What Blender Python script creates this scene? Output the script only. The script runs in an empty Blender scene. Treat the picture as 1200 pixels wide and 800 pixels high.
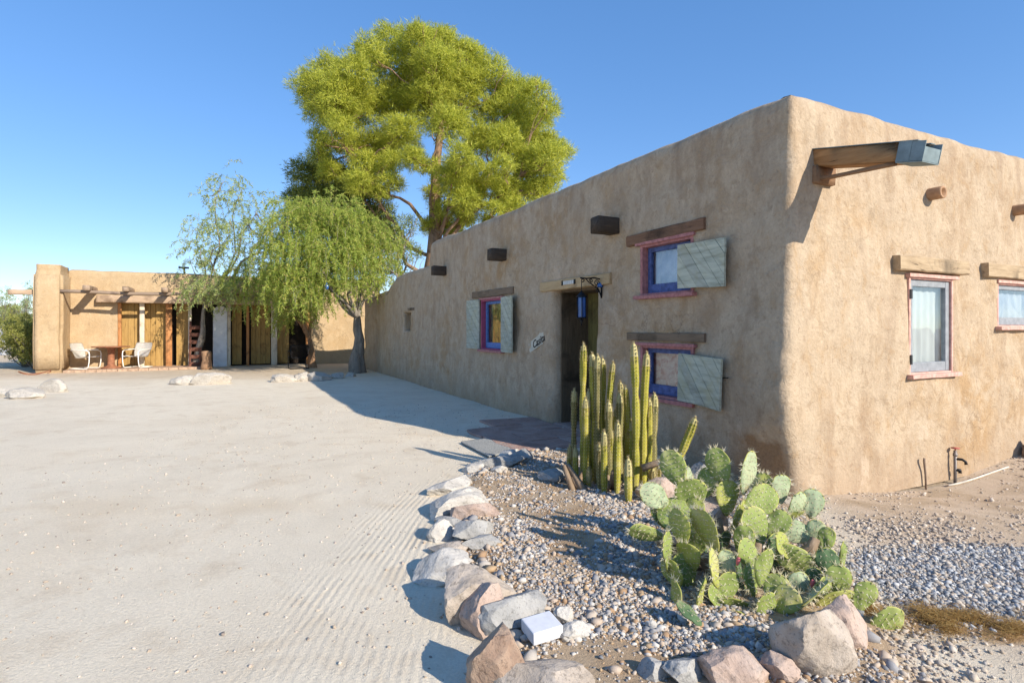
import bpy, bmesh, math, random
import numpy as np
from mathutils import Vector, Matrix, Euler, noise

R = math.radians
random.seed(7)
rng = np.random.default_rng(11)
scene = bpy.context.scene
COL = scene.collection

# ------------------------------------------------------------------ survey
FOC, HOR, CAM = 660.0, 384.0, 1.5          # focal length and horizon of the 1200x800 photograph, eye height


def G(px, py, z=0.0):
    """ground point seen at a pixel"""
    Y = FOC * (CAM - z) / (py - HOR)
    return Vector(((px - 600) / FOC * Y, Y, z))


def P(px, py, Y):
    return Vector(((px - 600) / FOC * Y, Y, CAM + (HOR - py) / FOC * Y))


A0 = Vector((2.51, 5.05, 0))               # near corner of the adobe house
ANG = math.atan2(.4494, .8933)
HM = Matrix.Translation(A0) @ Matrix.Rotation(ANG, 4, 'Z')
HI = HM.inverted()


def W(x, y, z=0.0):
    """house coordinates -> world: x along the sunlit wall, y along the shaded wall"""
    return HM @ Vector((x, y, z))


SUN_EL = R(28)
SUN_DIR = Vector((.75 * math.cos(SUN_EL), -.66 * math.cos(SUN_EL), math.sin(SUN_EL))).normalized()

# ------------------------------------------------------------------ helpers


def tag(o, label=None, cat=None, group=None, kind=None):
    if label: o['label'] = label
    if cat: o['category'] = cat
    if group: o['group'] = group
    if kind: o['kind'] = kind
    return o


def empty(name, loc=(0, 0, 0), rz=0.0):
    o = bpy.data.objects.new(name, None)
    o.location = loc
    o.rotation_euler = (0, 0, rz)
    o.empty_display_size = .2
    COL.objects.link(o)
    return o


def obj(name, bm, mats, parent=None, smooth=True, loc=None, rot=None):
    me = bpy.data.meshes.new(name)
    if isinstance(bm, bmesh.types.BMesh):
        bm.to_mesh(me); bm.free()
    else:
        me = bm
    if not isinstance(mats, (list, tuple)): mats = [mats]
    for m in mats: me.materials.append(m)
    if smooth:
        me.polygons.foreach_set('use_smooth', [True] * len(me.polygons))
    o = bpy.data.objects.new(name, me)
    COL.objects.link(o)
    if parent is not None: o.parent = parent
    if loc is not None: o.location = loc
    if rot is not None: o.rotation_euler = rot
    return o


def np_mesh(name, verts, faces, k):
    """verts (n,3) array, faces (m,k) array"""
    me = bpy.data.meshes.new(name)
    n, m = len(verts), len(faces)
    me.vertices.add(n); me.vertices.foreach_set('co', np.asarray(verts, np.float32).ravel())
    me.loops.add(m * k); me.loops.foreach_set('vertex_index', np.asarray(faces, np.int32).ravel())
    me.polygons.add(m)
    me.polygons.foreach_set('loop_start', np.arange(0, m * k, k, dtype=np.int32))
    me.update(calc_edges=True)
    return me


def merge(bm, tmp, M=None, mat=0):
    if M is not None: bmesh.ops.transform(tmp, matrix=M, verts=tmp.verts)
    for f in tmp.faces: f.material_index = mat
    me = bpy.data.meshes.new('tmp')
    tmp.to_mesh(me); tmp.free()
    bm.from_mesh(me)
    bpy.data.meshes.remove(me)


def add_box(bm, c, s, rot=None, bevel=0.0, mat=0, seg=2):
    t = bmesh.new()
    bmesh.ops.create_cube(t, size=1)
    bmesh.ops.transform(t, matrix=Matrix.Diagonal((s[0], s[1], s[2], 1)), verts=t.verts)
    if bevel: bmesh.ops.bevel(t, geom=t.edges[:], offset=bevel, segments=seg, affect='EDGES', profile=.5)
    M = Matrix.Translation(c)
    if rot is not None: M = M @ Euler(rot).to_matrix().to_4x4()
    merge(bm, t, M, mat)


def box_lohi(bm, lo, hi, bevel=0.0, mat=0):
    lo, hi = Vector(lo), Vector(hi)
    add_box(bm, (lo + hi) / 2, (hi - lo), None, bevel, mat)


def add_tube(bm, pts, radii, seg=8, mat=0, cap=True, wob=0.0, sd=0):
    pts = [Vector(p) for p in pts]
    if not isinstance(radii, (list, tuple)): radii = [radii] * len(pts)
    rings = []
    t0 = (pts[1] - pts[0]).normalized()
    u = t0.orthogonal().normalized()
    for i, p in enumerate(pts):
        t = (pts[min(i + 1, len(pts) - 1)] - pts[max(i - 1, 0)])
        if t.length < 1e-6: t = t0
        t.normalize()
        u = (u - t * u.dot(t)).normalized()
        v = t.cross(u)
        ring = []
        for k in range(seg):
            a = 2 * math.pi * k / seg
            r = radii[i]
            if wob: r *= 1 + wob * noise.noise(Vector((k * 1.7 + sd, i * .35, sd * 3.1)))
            ring.append(bm.verts.new(p + (u * math.cos(a) + v * math.sin(a)) * r))
        rings.append(ring)
    for i in range(len(rings) - 1):
        for k in range(seg):
            f = bm.faces.new((rings[i][k], rings[i][(k + 1) % seg], rings[i + 1][(k + 1) % seg], rings[i + 1][k]))
            f.material_index = mat
    if cap:
        f = bm.faces.new(rings[0][::-1]); f.material_index = mat
        f = bm.faces.new(rings[-1]); f.material_index = mat


def add_beam(bm, p0, p1, w, h, sd=0, jit=.006, mat=0, ch=.07, up=(0, 0, 1)):
    """a hewn timber: chamfered section with an uneven outline along its length"""
    p0, p1 = Vector(p0), Vector(p1)
    t = (p1 - p0); L = t.length; t.normalize()
    up = Vector(up); s = t.cross(up).normalized(); up = s.cross(t).normalized()
    c = ch * min(w, h)
    prof = [(-w / 2 + c, -h / 2), (w / 2 - c, -h / 2), (w / 2, -h / 2 + c), (w / 2, h / 2 - c),
            (w / 2 - c, h / 2), (-w / 2 + c, h / 2), (-w / 2, h / 2 - c), (-w / 2, -h / 2 + c)]
    n = max(2, int(L / .08))
    rings = []
    for i in range(n + 1):
        q = p0 + t * (L * i / n)
        ring = []
        for k, (a, b) in enumerate(prof):
            j = noise.noise(Vector((i * .45 + sd * 7.3, k * 2.1, sd)))
            j2 = noise.noise(Vector((i * .45 + sd * 3.3, k * 2.1, sd + 9)))
            e = t * (noise.noise(Vector((k * 3.3, sd, i))) * jit * 1.5) if i in (0, n) else Vector()
            ring.append(bm.verts.new(q + s * (a + j * jit) + up * (b + j2 * jit) + e))
        rings.append(ring)
    for i in range(n):
        for k in range(8):
            f = bm.faces.new((rings[i][k], rings[i][(k + 1) % 8], rings[i + 1][(k + 1) % 8], rings[i + 1][k]))
            f.material_index = mat
    f = bm.faces.new(rings[0][::-1]); f.material_index = mat
    f = bm.faces.new(rings[-1]); f.material_index = mat


def add_lathe(bm, prof, seg=24, M=None, mat=0):
    t = bmesh.new()
    rings = []
    for r, z in prof:
        rings.append([t.verts.new((max(r, 1e-4) * math.cos(2 * math.pi * k / seg), max(r, 1e-4) * math.sin(2 * math.pi * k / seg), z)) for k in range(seg)])
    for i in range(len(rings) - 1):
        for k in range(seg):
            t.faces.new((rings[i][k], rings[i][(k + 1) % seg], rings[i + 1][(k + 1) % seg], rings[i + 1][k]))
    t.faces.new(rings[0][::-1]); t.faces.new(rings[-1])
    merge(bm, t, M, mat)


def fix(bm):
    bmesh.ops.recalc_face_normals(bm, faces=bm.faces[:])
    return bm


# ------------------------------------------------------------------ materials


class NT:
    def __init__(self, name):
        self.m = bpy.data.materials.new(name)
        self.m.use_nodes = True
        self.t = self.m.node_tree
        self.t.nodes.clear()
        self.out = self.n('ShaderNodeOutputMaterial')
        self.b = self.n('ShaderNodeBsdfPrincipled')
        self.l(self.b.outputs[0], self.out.inputs['Surface'])
        self.b.inputs['Specular IOR Level'].default_value = .25
        self.tc = None

    def n(self, typ, **kw):
        nd = self.t.nodes.new(typ)
        for k, v in kw.items(): setattr(nd, k, v)
        return nd

    def l(self, a, b): self.t.links.new(a, b)

    def coord(self, scale=(1, 1, 1), which='Object', rot=(0, 0, 0)):
        if self.tc is None: self.tc = self.n('ShaderNodeTexCoord')
        if which == 'World':
            src = self.n('ShaderNodeNewGeometry').outputs['Position']
        else:
            src = self.tc.outputs[which]
        mp = self.n('ShaderNodeMapping')
        mp.inputs['Scale'].default_value = scale
        mp.inputs['Rotation'].default_value = rot
        self.l(src, mp.inputs['Vector'])
        return mp.outputs[0]

    def noise(self, vec, scale, detail=4, rough=.55, dist=0.0):
        nd = self.n('ShaderNodeTexNoise')
        nd.inputs['Scale'].default_value = scale
        nd.inputs['Detail'].default_value = detail
        nd.inputs['Roughness'].default_value = rough
        nd.inputs['Distortion'].default_value = dist
        self.l(vec, nd.inputs['Vector'])
        return nd.outputs['Fac']

    def ramp(self, fac, stops, interp='LINEAR'):
        nd = self.n('ShaderNodeValToRGB')
        nd.color_ramp.interpolation = interp
        cr = nd.color_ramp
        while len(cr.elements) > 1: cr.elements.remove(cr.elements[-1])
        for i, (p, c) in enumerate(stops):
            e = cr.elements[0] if i == 0 else cr.elements.new(p)
            e.position = p
            e.color = (c[0], c[1], c[2], 1) if isinstance(c, (tuple, list)) else (c, c, c, 1)
        self.l(fac, nd.inputs[0])
        return nd.outputs[0]

    def mix(self, fac, a, b, blend='MIX'):
        nd = self.n('ShaderNodeMix', data_type='RGBA', blend_type=blend)
        for i, v in ((0, fac), (6, a), (7, b)):
            if isinstance(v, (int, float)): nd.inputs[i].default_value = v
            elif isinstance(v, (tuple, list)): nd.inputs[i].default_value = (v[0], v[1], v[2], 1)
            else: self.l(v, nd.inputs[i])
        return nd.outputs[2]

    def math(self, op, a, b=0.0):
        nd = self.n('ShaderNodeMath', operation=op)
        for i, v in ((0, a), (1, b)):
            if isinstance(v, (int, float)): nd.inputs[i].default_value = v
            else: self.l(v, nd.inputs[i])
        return nd.outputs[0]

    def attr(self, name):
        return self.n('ShaderNodeAttribute', attribute_name=name).outputs['Fac']

    def island(self): return self.n('ShaderNodeNewGeometry').outputs['Random Per Island']

    def bump(self, h, strength=.5, dist=.02, prev=None):
        nd = self.n('ShaderNodeBump')
        nd.inputs['Strength'].default_value = strength
        nd.inputs['Distance'].default_value = dist
        self.l(h, nd.inputs['Height'])
        if prev is not None: self.l(prev, nd.inputs['Normal'])
        self.l(nd.outputs[0], self.b.inputs['Normal'])
        return nd.outputs[0]

    def base(self, c):
        if isinstance(c, (tuple, list)): self.b.inputs['Base Color'].default_value = (c[0], c[1], c[2], 1)
        else: self.l(c, self.b.inputs['Base Color'])

    def set(self, rough=None, metal=None, spec=None):
        if rough is not None: self.b.inputs['Roughness'].default_value = rough
        if metal is not None: self.b.inputs['Metallic'].default_value = metal
        if spec is not None: self.b.inputs['Specular IOR Level'].default_value = spec
        return self.m

    def translucent(self, col, fac):
        tr = self.n('ShaderNodeBsdfTranslucent')
        if isinstance(col, (tuple, list)): tr.inputs[0].default_value = (*col[:3], 1)
        else: self.l(col, tr.inputs[0])
        mx = self.n('ShaderNodeMixShader')
        mx.inputs[0].default_value = fac
        self.l(self.b.outputs[0], mx.inputs[1]); self.l(tr.outputs[0], mx.inputs[2])
        self.l(mx.outputs[0], self.out.inputs['Surface'])


def plain(name, c, rough=.6, var=.25, scale=8, metal=0.0, bump=.0, spec=.25):
    k = NT(name)
    v = k.noise(k.coord(), scale, 5)
    lo = tuple(x * (1 - var) for x in c); hi = tuple(min(1, x * (1 + var)) for x in c)
    k.base(k.ramp(v, [(.3, lo), (.7, hi)]))
    if bump: k.bump(v, bump, .01)
    return k.set(rough, metal, spec)


def stucco(name, light, mid, dark, orange, stain=.5, eroded=False):
    k = NT(name)
    v = k.coord()
    big = k.noise(v, .55, 5, .6, .4)
    med = k.noise(v, 2.3, 6, .65, .3)
    vs = k.coord((1, 1, .28))
    streak = k.noise(vs, 3.2, 6, .62, .8)
    fine = k.noise(v, 38, 5, .7)
    c = k.ramp(big, [(.30, mid), (.48, light), (.66, orange)])
    c = k.mix(k.ramp(med, [(.46, 0.0), (.58, .8)]), c, light)
    med2 = k.noise(k.coord((1, 1, .7)), 5.2, 6, .7, .5)
    c = k.mix(k.ramp(med2, [(.50, 0.0), (.60, .55)]), c, tuple(min(1, x * 1.16) for x in light))
    c = k.mix(k.ramp(med2, [(.36, .5), (.46, 0.0)]), c, orange)
    c = k.mix(k.ramp(streak, [(.50, 0.0), (.70, stain)]), c, dark)
    spots = k.noise(v, 7, 4, .6, .6)
    c = k.mix(k.ramp(spots, [(.56, 0.0), (.68, .45)]), c, tuple(x * .78 for x in mid))
    c = k.mix(.30, c, k.ramp(fine, [(.3, .35), (.7, 1.0)]), 'MULTIPLY')
    # water marks that bled down from the parapet, dirt splashed up from the ground (fixed stains)
    sep = k.n('ShaderNodeSeparateXYZ'); k.l(k.coord(), sep.inputs[0])
    drip = k.noise(k.coord((1, 1, .06)), 4.5, 5, .6, .3)
    top = k.ramp(k.math('MULTIPLY', sep.outputs[2], .27), [(.70, 0.0), (.95, .6)])
    c = k.mix(k.math('MULTIPLY', k.ramp(drip, [(.47, 0.0), (.66, .7)]), top), c, dark)
    low = k.ramp(sep.outputs[2], [(.02, .55), (.45, 0.0)])
    c = k.mix(k.math('MULTIPLY', k.ramp(med, [(.35, .3), (.6, 1.0)]), low), c, (mid[0] * .85, mid[1] * .85, mid[2] * .9))
    if eroded:      # plaster gone at the foot of the near corner: bare brown adobe
        nz = k.math('ADD', sep.outputs[2], k.math('MULTIPLY', k.noise(v, 4.5, 6, .65), .35))
        m1 = k.ramp(nz, [(.62, 1.0), (.68, 0.0)])
        m2 = k.ramp(k.math('ADD', sep.outputs[1], k.math('MULTIPLY', med, .4)), [(.62, 1.0), (.95, 0.0)])
        m3 = k.ramp(k.math('ADD', sep.outputs[1], .5), [(.49, 0.0), (.56, 1.0)])
        c = k.mix(k.math('MULTIPLY', k.math('MULTIPLY', m1, m2), k.math('MULTIPLY', m3, .8)), c, k.ramp(fine, [(.3, (.22, .13, .065)), (.7, (.33, .205, .11))]))
    # hairline cracks and pale repair patches
    vc = k.n('ShaderNodeTexVoronoi', feature='DISTANCE_TO_EDGE'); vc.inputs['Scale'].default_value = .9
    wv_ = k.n('ShaderNodeVectorMath', operation='ADD'); n9 = k.n('ShaderNodeTexNoise'); n9.inputs['Scale'].default_value = 2.2; n9.inputs['Detail'].default_value = 7
    k.l(v, n9.inputs['Vector']); k.l(v, wv_.inputs[0]); k.l(n9.outputs['Color'], wv_.inputs[1]); k.l(wv_.outputs[0], vc.inputs['Vector'])
    crk = k.math('MULTIPLY', k.ramp(vc.outputs[0], [(.0, 1.0), (.008, 0.0)]), k.ramp(big, [(.45, 0.0), (.6, .45)]))
    c = k.mix(crk, c, tuple(x * .5 for x in dark))
    pale = k.noise(k.coord((1, 1, .8)), 1.6, 7, .72, .3)
    c = k.mix(k.ramp(pale, [(.60, 0.0), (.66, .5)]), c, (light[0] * 1.14, light[1] * 1.16, light[2] * 1.22))
    grit = k.noise(v, 17, 5, .75)
    c = k.mix(k.ramp(grit, [(.58, 0.0), (.68, .5)]), c, dark)
    k.base(c)
    trowel = k.noise(v, 9, 6, .6, 1.2)
    b1 = k.bump(trowel, .5, .035)
    b2 = k.bump(fine, .6, .014, b1)
    vor = k.n('ShaderNodeTexVoronoi', feature='DISTANCE_TO_EDGE'); vor.inputs['Scale'].default_value = 2.3
    dv = k.n('ShaderNodeVectorMath', operation='ADD'); k.l(v, dv.inputs[0])
    nn = k.n('ShaderNodeTexNoise'); nn.inputs['Scale'].default_value = 3.0; nn.inputs['Detail'].default_value = 5
    k.l(v, nn.inputs['Vector']); k.l(nn.outputs['Color'], dv.inputs[1]); k.l(dv.outputs[0], vor.inputs['Vector'])
    k.bump(k.ramp(vor.outputs[0], [(.0, 0.0), (.012, 1.0)]), .18, .01, b2)
    return k.set(.92, 0, .12)


def wood(name, c1, c2, axis='x', dark=(.03, .022, .016), crack=.6, rough=.8, rot=(0, 0, 0)):
    k = NT(name)
    sc = {'x': (.12, 1, 1), 'y': (1, .12, 1), 'z': (1, 1, .12)}[axis]
    v = k.coord(sc, 'Object', rot)
    g = k.noise(v, 26, 6, .65, .6)
    kn = k.noise(k.coord(), 2.2, 5, .6, .5)
    c = k.ramp(g, [(.28, c1), (.72, c2)])
    c = k.mix(k.ramp(g, [(.30, crack), (.40, 0.0)]), c, dark)
    c = k.mix(k.ramp(kn, [(.54, 0.0), (.68, .7)]), c, dark)
    k.base(c)
    k.bump(g, .6, .012)
    return k.set(rough, 0, .15)


def rockmat(name, a, b, c, spk=.5):
    k = NT(name)
    v = k.coord()
    n1 = k.noise(v, 3.2, 6, .65, .6)
    n2 = k.noise(v, 26, 5, .75)
    n3 = k.noise(v, 90, 3, .7)
    col = k.ramp(n1, [(.32, a), (.5, b), (.68, c)])
    col = k.mix(k.ramp(n2, [(.54, 0.0), (.64, spk)]), col, tuple(x * .45 for x in a))
    col = k.mix(k.ramp(n3, [(.58, 0.0), (.66, spk * .8)]), col, (.10, .09, .08))
    k.base(col)
    b1 = k.bump(n1, .5, .05)
    k.bump(n2, .7, .012, b1)
    return k.set(.9, 0, .15)


M = {}
M['stucco'] = stucco('adobe_stucco', (.495, .39, .275), (.395, .28, .175), (.24, .16, .105), (.43, .29, .16), .32, True)
M['stucco_far'] = stucco('tan_stucco', (.50, .37, .225), (.465, .335, .195), (.38, .26, .145), (.485, .34, .19), .3)
M['roof'] = plain('roof_felt', (.35, .30, .25), .9)
M['dark_wood_y'] = wood('dark_end_grain', (.05, .036, .026), (.10, .075, .055), 'x')
M['pale_lintel'] = wood('pale_lintel', (.40, .27, .14), (.55, .40, .22), 'y', (.12, .07, .035), .35)
M['brown_lintel'] = wood('reddish_lintel', (.16, .085, .05), (.26, .15, .09), 'y')
M['grey_lintel'] = wood('grey_lintel', (.16, .115, .075), (.25, .18, .12), 'y', (.06, .045, .03))
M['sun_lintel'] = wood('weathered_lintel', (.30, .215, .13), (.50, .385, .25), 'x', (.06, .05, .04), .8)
M['spout_wood'] = wood('spout_timber', (.24, .125, .055), (.42, .24, .11), 'y', (.03, .02, .014), 1.0)
M['brace_wood'] = wood('brace_timber', (.20, .11, .06), (.30, .18, .10), 'y')
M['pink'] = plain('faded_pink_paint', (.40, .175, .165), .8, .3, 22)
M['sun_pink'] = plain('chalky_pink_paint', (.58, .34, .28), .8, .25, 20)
M['magenta'] = plain('magenta_paint', (.34, .07, .14), .6, .2, 15)
M['blue'] = plain('blue_sash_paint', (.075, .11, .27), .6, .4, 18)
M['brightblue'] = plain('bright_blue_paint', (.10, .19, .45), .6, .2, 18)
M['greyblue'] = plain('weathered_blue_grey_paint', (.26, .28, .30), .75, .2, 14)
M['iron'] = plain('black_iron', (.02, .02, .022), .5, .3, 20, .6)
M['galv'] = plain('galvanised_sheet', (.19, .245, .26), .75, .3, 7, .15)
M['clay'] = plain('clay_pipe', (.36, .22, .13), .9, .2, 20)
M['white_metal'] = plain('white_enamel', (.82, .80, .74), .4, .06, 12)
M['rust'] = plain('rusty_steel', (.30, .13, .07), .75, .35, 10, .2)
M['dark_metal'] = plain('dark_metal', (.03, .028, .028), .5, .3, 10, .3)
M['blueglass'] = plain('blue_lamp_glass', (.03, .10, .30), .1, .25, 6, 0, 0, .6)
M['cream_board'] = wood('cream_sign_board', (.46, .43, .34), (.62, .58, .47), 'y', (.22, .2, .15), .25)
M['ink'] = plain('black_lettering', (.03, .03, .03), .7)
M['tile'] = plain('white_number_tile', (.55, .54, .49), .4, .1)
M['olive_wood'] = wood('olive_plank', (.13, .115, .04), (.21, .18, .07), 'z')
M['porch_wood_x'] = wood('porch_timber', (.34, .24, .16), (.50, .37, .26), 'x', (.14, .09, .06), .35)
M['porch_wood_y'] = wood('porch_viga', (.28, .20, .14), (.42, .31, .22), 'y', (.12, .08, .05), .35)
M['pole_wood'] = wood('grey_pole', (.20, .145, .105), (.32, .24, .18), 'x', (.09, .06, .05))
M['plank_gold'] = wood('golden_plank', (.31, .185, .06), (.44, .28, .10), 'z', (.12, .07, .03), .6)
M['plank_orange'] = wood('orange_post', (.38, .16, .055), (.52, .25, .10), 'z', (.14, .07, .03), .4)
M['plank_pale'] = wood('pale_post', (.55, .46, .34), (.70, .60, .46), 'z', (.3, .22, .15), .3)
M['redbrown'] = wood('red_brown_slats', (.13, .055, .035), (.21, .09, .06), 'x')
M['whitewash'] = plain('whitewashed_plaster', (.66, .66, .66), .9, .12, 5)
M['brick'] = plain('worn_brick_paving', (.42, .29, .20), .9, .3, 12)
M['bark_grey'] = wood('grey_bark', (.16, .135, .11), (.32, .28, .235), 'z', (.05, .04, .033), .8, .9)
M['bark_brown'] = wood('brown_bark', (.22, .125, .07), (.38, .235, .14), 'z', (.07, .04, .025), .7, .9)
M['bark_pine'] = wood('pine_bark', (.20, .125, .08), (.40, .26, .17), 'z', (.07, .045, .03), .6, .9)
M['rock_white'] = rockmat('white_granite', (.37, .345, .31), (.52, .49, .44), (.60, .56, .50), .5)
M['rock_pale'] = rockmat('pale_boulder', (.36, .32, .27), (.48, .44, .38), (.54, .49, .42), .5)
M['rock_grey'] = rockmat('grey_granite', (.27, .265, .25), (.37, .36, .34), (.46, .44, .40), .6)
M['rock_pink'] = rockmat('pink_granite', (.36, .26, .205), (.46, .35, .285), (.45, .39, .34), .6)
M['rock_brown'] = rockmat('brown_granite', (.24, .155, .11), (.40, .29, .21), (.48, .38, .29), .6)
M['rock_tan'] = rockmat('tan_granite', (.32, .265, .21), (.44, .375, .31), (.52, .46, .395), .6)
M['curtain'] = plain('white_cotton', (.85, .85, .84), .9, .04, 6)
M['curtain'].node_tree.nodes
M['paver'] = plain('pale_concrete_block', (.62, .63, .66), .85, .06, 30)
M['mat_rubber'] = plain('grey_doormat_fibre', (.32, .32, .30), .95, .6, 140, 0, .8)
M['slab'] = rockmat('pink_flagstone', (.30, .19, .15), (.41, .27, .22), (.47, .34, .28), .3)
M['pvc'] = plain('white_plastic_pipe', (.58, .53, .45), .6, .2)
M['steelpipe'] = plain('old_galvanised_pipe', (.25, .22, .20), .6, .3, 12, .5)


def shutter_mat():
    k = NT('pale_green_shutter')
    v = k.coord((1, .10, 1), 'Object', (R(-38), 0, 0))
    v2 = k.coord((1, 1, 1), 'Object', (R(-38), 0, 0))
    g = k.noise(v, 22, 6, .65, .4)
    b = k.noise(k.coord(), 5, 5, .6)
    c = k.ramp(g, [(.30, (.29, .30, .24)), (.5, (.46, .48, .40)), (.72, (.58, .59, .49))])
    c = k.mix(k.ramp(b, [(.5, 0.0), (.66, .5)]), c, (.46, .43, .27))
    c = k.mix(.55, c, k.ramp(k.island(), [(0, (.62, .62, .62)), (1, (1.0, 1.0, .92))]), 'MULTIPLY')
    # paint worn off along the grain
    w = k.n('ShaderNodeTexWave', wave_type='BANDS', bands_direction='Z')
    w.inputs['Scale'].default_value = 2.0; w.inputs['Distortion'].default_value = 1.2; w.inputs['Detail'].default_value = 3
    k.l(v2, w.inputs['Vector'])
    c = k.mix(k.ramp(w.outputs['Fac'], [(.01, .3), (.14, 0.0)]), c, (.27, .26, .19))
    k.base(c)
    k.bump(g, .4, .006)
    return k.set(.8, 0, .15)


M['shutter'] = shutter_mat()


def glass_mat(name, tint, refl=.06):
    k = NT(name)
    tr = k.n('ShaderNodeBsdfTransparent'); tr.inputs[0].default_value = (*tint, 1)
    gl = k.n('ShaderNodeBsdfGlossy'); gl.inputs['Roughness'].default_value = .03
    gl.inputs[0].default_value = (.95, .97, 1, 1)
    wv = k.noise(k.coord(), 2.5, 2)
    bp = k.n('ShaderNodeBump'); bp.inputs['Strength'].default_value = .06; bp.inputs['Distance'].default_value = .05
    k.l(wv, bp.inputs['Height']); k.l(bp.outputs[0], gl.inputs['Normal'])
    fr = k.n('ShaderNodeLayerWeight'); fr.inputs['Blend'].default_value = .5
    fac = k.math('ADD', k.math('MULTIPLY', k.math('POWER', fr.outputs['Facing'], 3.0), .5), refl)
    mx = k.n('ShaderNodeMixShader')
    k.l(fac, mx.inputs[0]); k.l(tr.outputs[0], mx.inputs[1]); k.l(gl.outputs[0], mx.inputs[2])
    k.l(mx.outputs[0], k.out.inputs['Surface'])
    return k.m


M['glass'] = glass_mat('window_glass', (.92, .95, .95))


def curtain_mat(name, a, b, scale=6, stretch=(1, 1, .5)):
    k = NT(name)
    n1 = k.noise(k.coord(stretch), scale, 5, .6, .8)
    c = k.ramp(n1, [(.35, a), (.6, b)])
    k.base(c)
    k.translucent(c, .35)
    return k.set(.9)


M['curtain'] = curtain_mat('white_cotton', (.80, .80, .79), (.88, .88, .87))
M['curtain_bush_reflection'] = curtain_mat('painted_bush_reflection', (.05, .08, .05), (.42, .36, .08), 7)  # bushes mirrored in the pane, painted as olive mottling on an added cloth
M['curtain_rose'] = curtain_mat('rose_print', (.50, .17, .15), (.78, .58, .50), 9, (1, 1, 1.4))
M['curtain_lilac'] = curtain_mat('lilac_print', (.34, .42, .62), (.72, .74, .86), 4, (1, 1, .8))


def leaf_mat(name, stops, trans=.35, rough=.55):
    k = NT(name)
    c = k.ramp(k.island(), stops)
    big = k.noise(k.coord(), .9, 3)
    c = k.mix(.45, c, k.ramp(big, [(.3, .68), (.7, 1.0)]), 'MULTIPLY')
    k.base(c)
    k.translucent(c, trans)
    return k.set(rough, 0, .3)


M['pine'] = leaf_mat('pine_needles', [(0, (.24, .29, .05)), (.35, (.45, .49, .06)), (.75, (.66, .67, .09)), (1, (.77, .74, .15))], .5)
M['pine_dark'] = leaf_mat('dark_pine_needles', [(0, (.12, .16, .04)), (.5, (.23, .27, .05)), (1, (.38, .39, .07))], .35)
M['pepper'] = leaf_mat('pepper_leaves', [(0, (.22, .31, .05)), (.45, (.40, .50, .09)), (.8, (.56, .60, .13)), (1, (.62, .50, .17))], .5)
M['wispy'] = leaf_mat('thin_pale_leaves', [(0, (.26, .35, .12)), (.5, (.42, .51, .17)), (1, (.58, .58, .22))], .5)
M['creosote'] = leaf_mat('creosote_leaves', [(0, (.18, .20, .05)), (.5, (.30, .32, .07)), (1, (.42, .39, .10))], .35)
M['straw'] = leaf_mat('straw', [(0, (.22, .11, .03)), (.5, (.38, .22, .06)), (1, (.52, .36, .13))], .2, .8)


def cactus_mat(name, a, b, c, tips=None):
    k = NT(name)
    v = k.coord()
    n1 = k.noise(v, 6, 5, .6)
    n2 = k.noise(v, 45, 4, .7)
    col = k.ramp(n1, [(.32, a), (.5, b), (.70, c)])
    col = k.mix(.25, col, k.ramp(n2, [(.3, .5), (.7, 1.0)]), 'MULTIPLY')
    scar = k.noise(v, 14, 6, .75, .8)
    col = k.mix(k.ramp(scar, [(.60, 0.0), (.66, .7)]), col, (.30, .24, .13))
    col = k.mix(k.ramp(n1, [(.60, 0.0), (.72, .35)]), col, (.42, .40, .26))
    k.base(col)
    k.bump(n2, .35, .005)
    return k.set(.68, 0, .25)


M['column'] = cactus_mat('column_cactus_skin', (.24, .24, .035), (.38, .35, .05), (.48, .42, .10))
M['column_dull'] = cactus_mat('old_cactus_skin', (.16, .15, .06), (.22, .20, .07), (.30, .25, .11))
M['cactus_spine'] = leaf_mat('golden_spines', [(0, (.55, .42, .18)), (.6, (.72, .62, .36)), (1, (.82, .76, .55))], .45, .6)
M['column_tip'] = cactus_mat('woolly_cactus_tip', (.40, .36, .13), (.52, .47, .22), (.60, .54, .30))
M['woody'] = wood('dead_cactus_wood', (.20, .14, .09), (.34, .25, .17), 'z', (.08, .055, .04))
M['pad_green'] = cactus_mat('green_pad', (.17, .22, .06), (.25, .31, .085), (.36, .38, .13))
M['pad_pale'] = cactus_mat('pale_pad', (.28, .35, .19), (.37, .43, .26), (.42, .46, .27))
M['pad_yellow'] = cactus_mat('yellow_green_pad', (.28, .32, .07), (.38, .40, .10), (.48, .46, .18))
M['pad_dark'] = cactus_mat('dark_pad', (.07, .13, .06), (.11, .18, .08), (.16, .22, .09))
M['pad_rim'] = cactus_mat('pad_rim', (.28, .30, .06), (.42, .42, .11), (.52, .47, .17))
M['pad_dead'] = cactus_mat('dried_pad', (.34, .20, .13), (.46, .30, .20), (.42, .32, .2))
M['pad_spine'] = leaf_mat('pale_spines', [(0, (.60, .52, .32)), (.5, (.78, .72, .52)), (1, (.85, .82, .68))], .4, .6)
M['fruit'] = plain('pink_cactus_fruit', (.55, .13, .14), .5, .2, 12)

# ------------------------------------------------------------------ ground
BED = np.array([(.05, 1.9), (-.02, 2.35), (-.22, 2.9), (-.33, 3.5), (-.50, 4.2), (-.56, 4.9), (-.50, 5.6), (-.40, 6.2),
                (-.05, 6.75), (.5, 6.95), (1.05, 6.85), (1.55, 6.6), (2.35, 5.2), (2.45, 4.4), (2.15, 3.6), (1.95, 2.9), (1.7, 2.2), (1.5, 1.9)])


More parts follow.
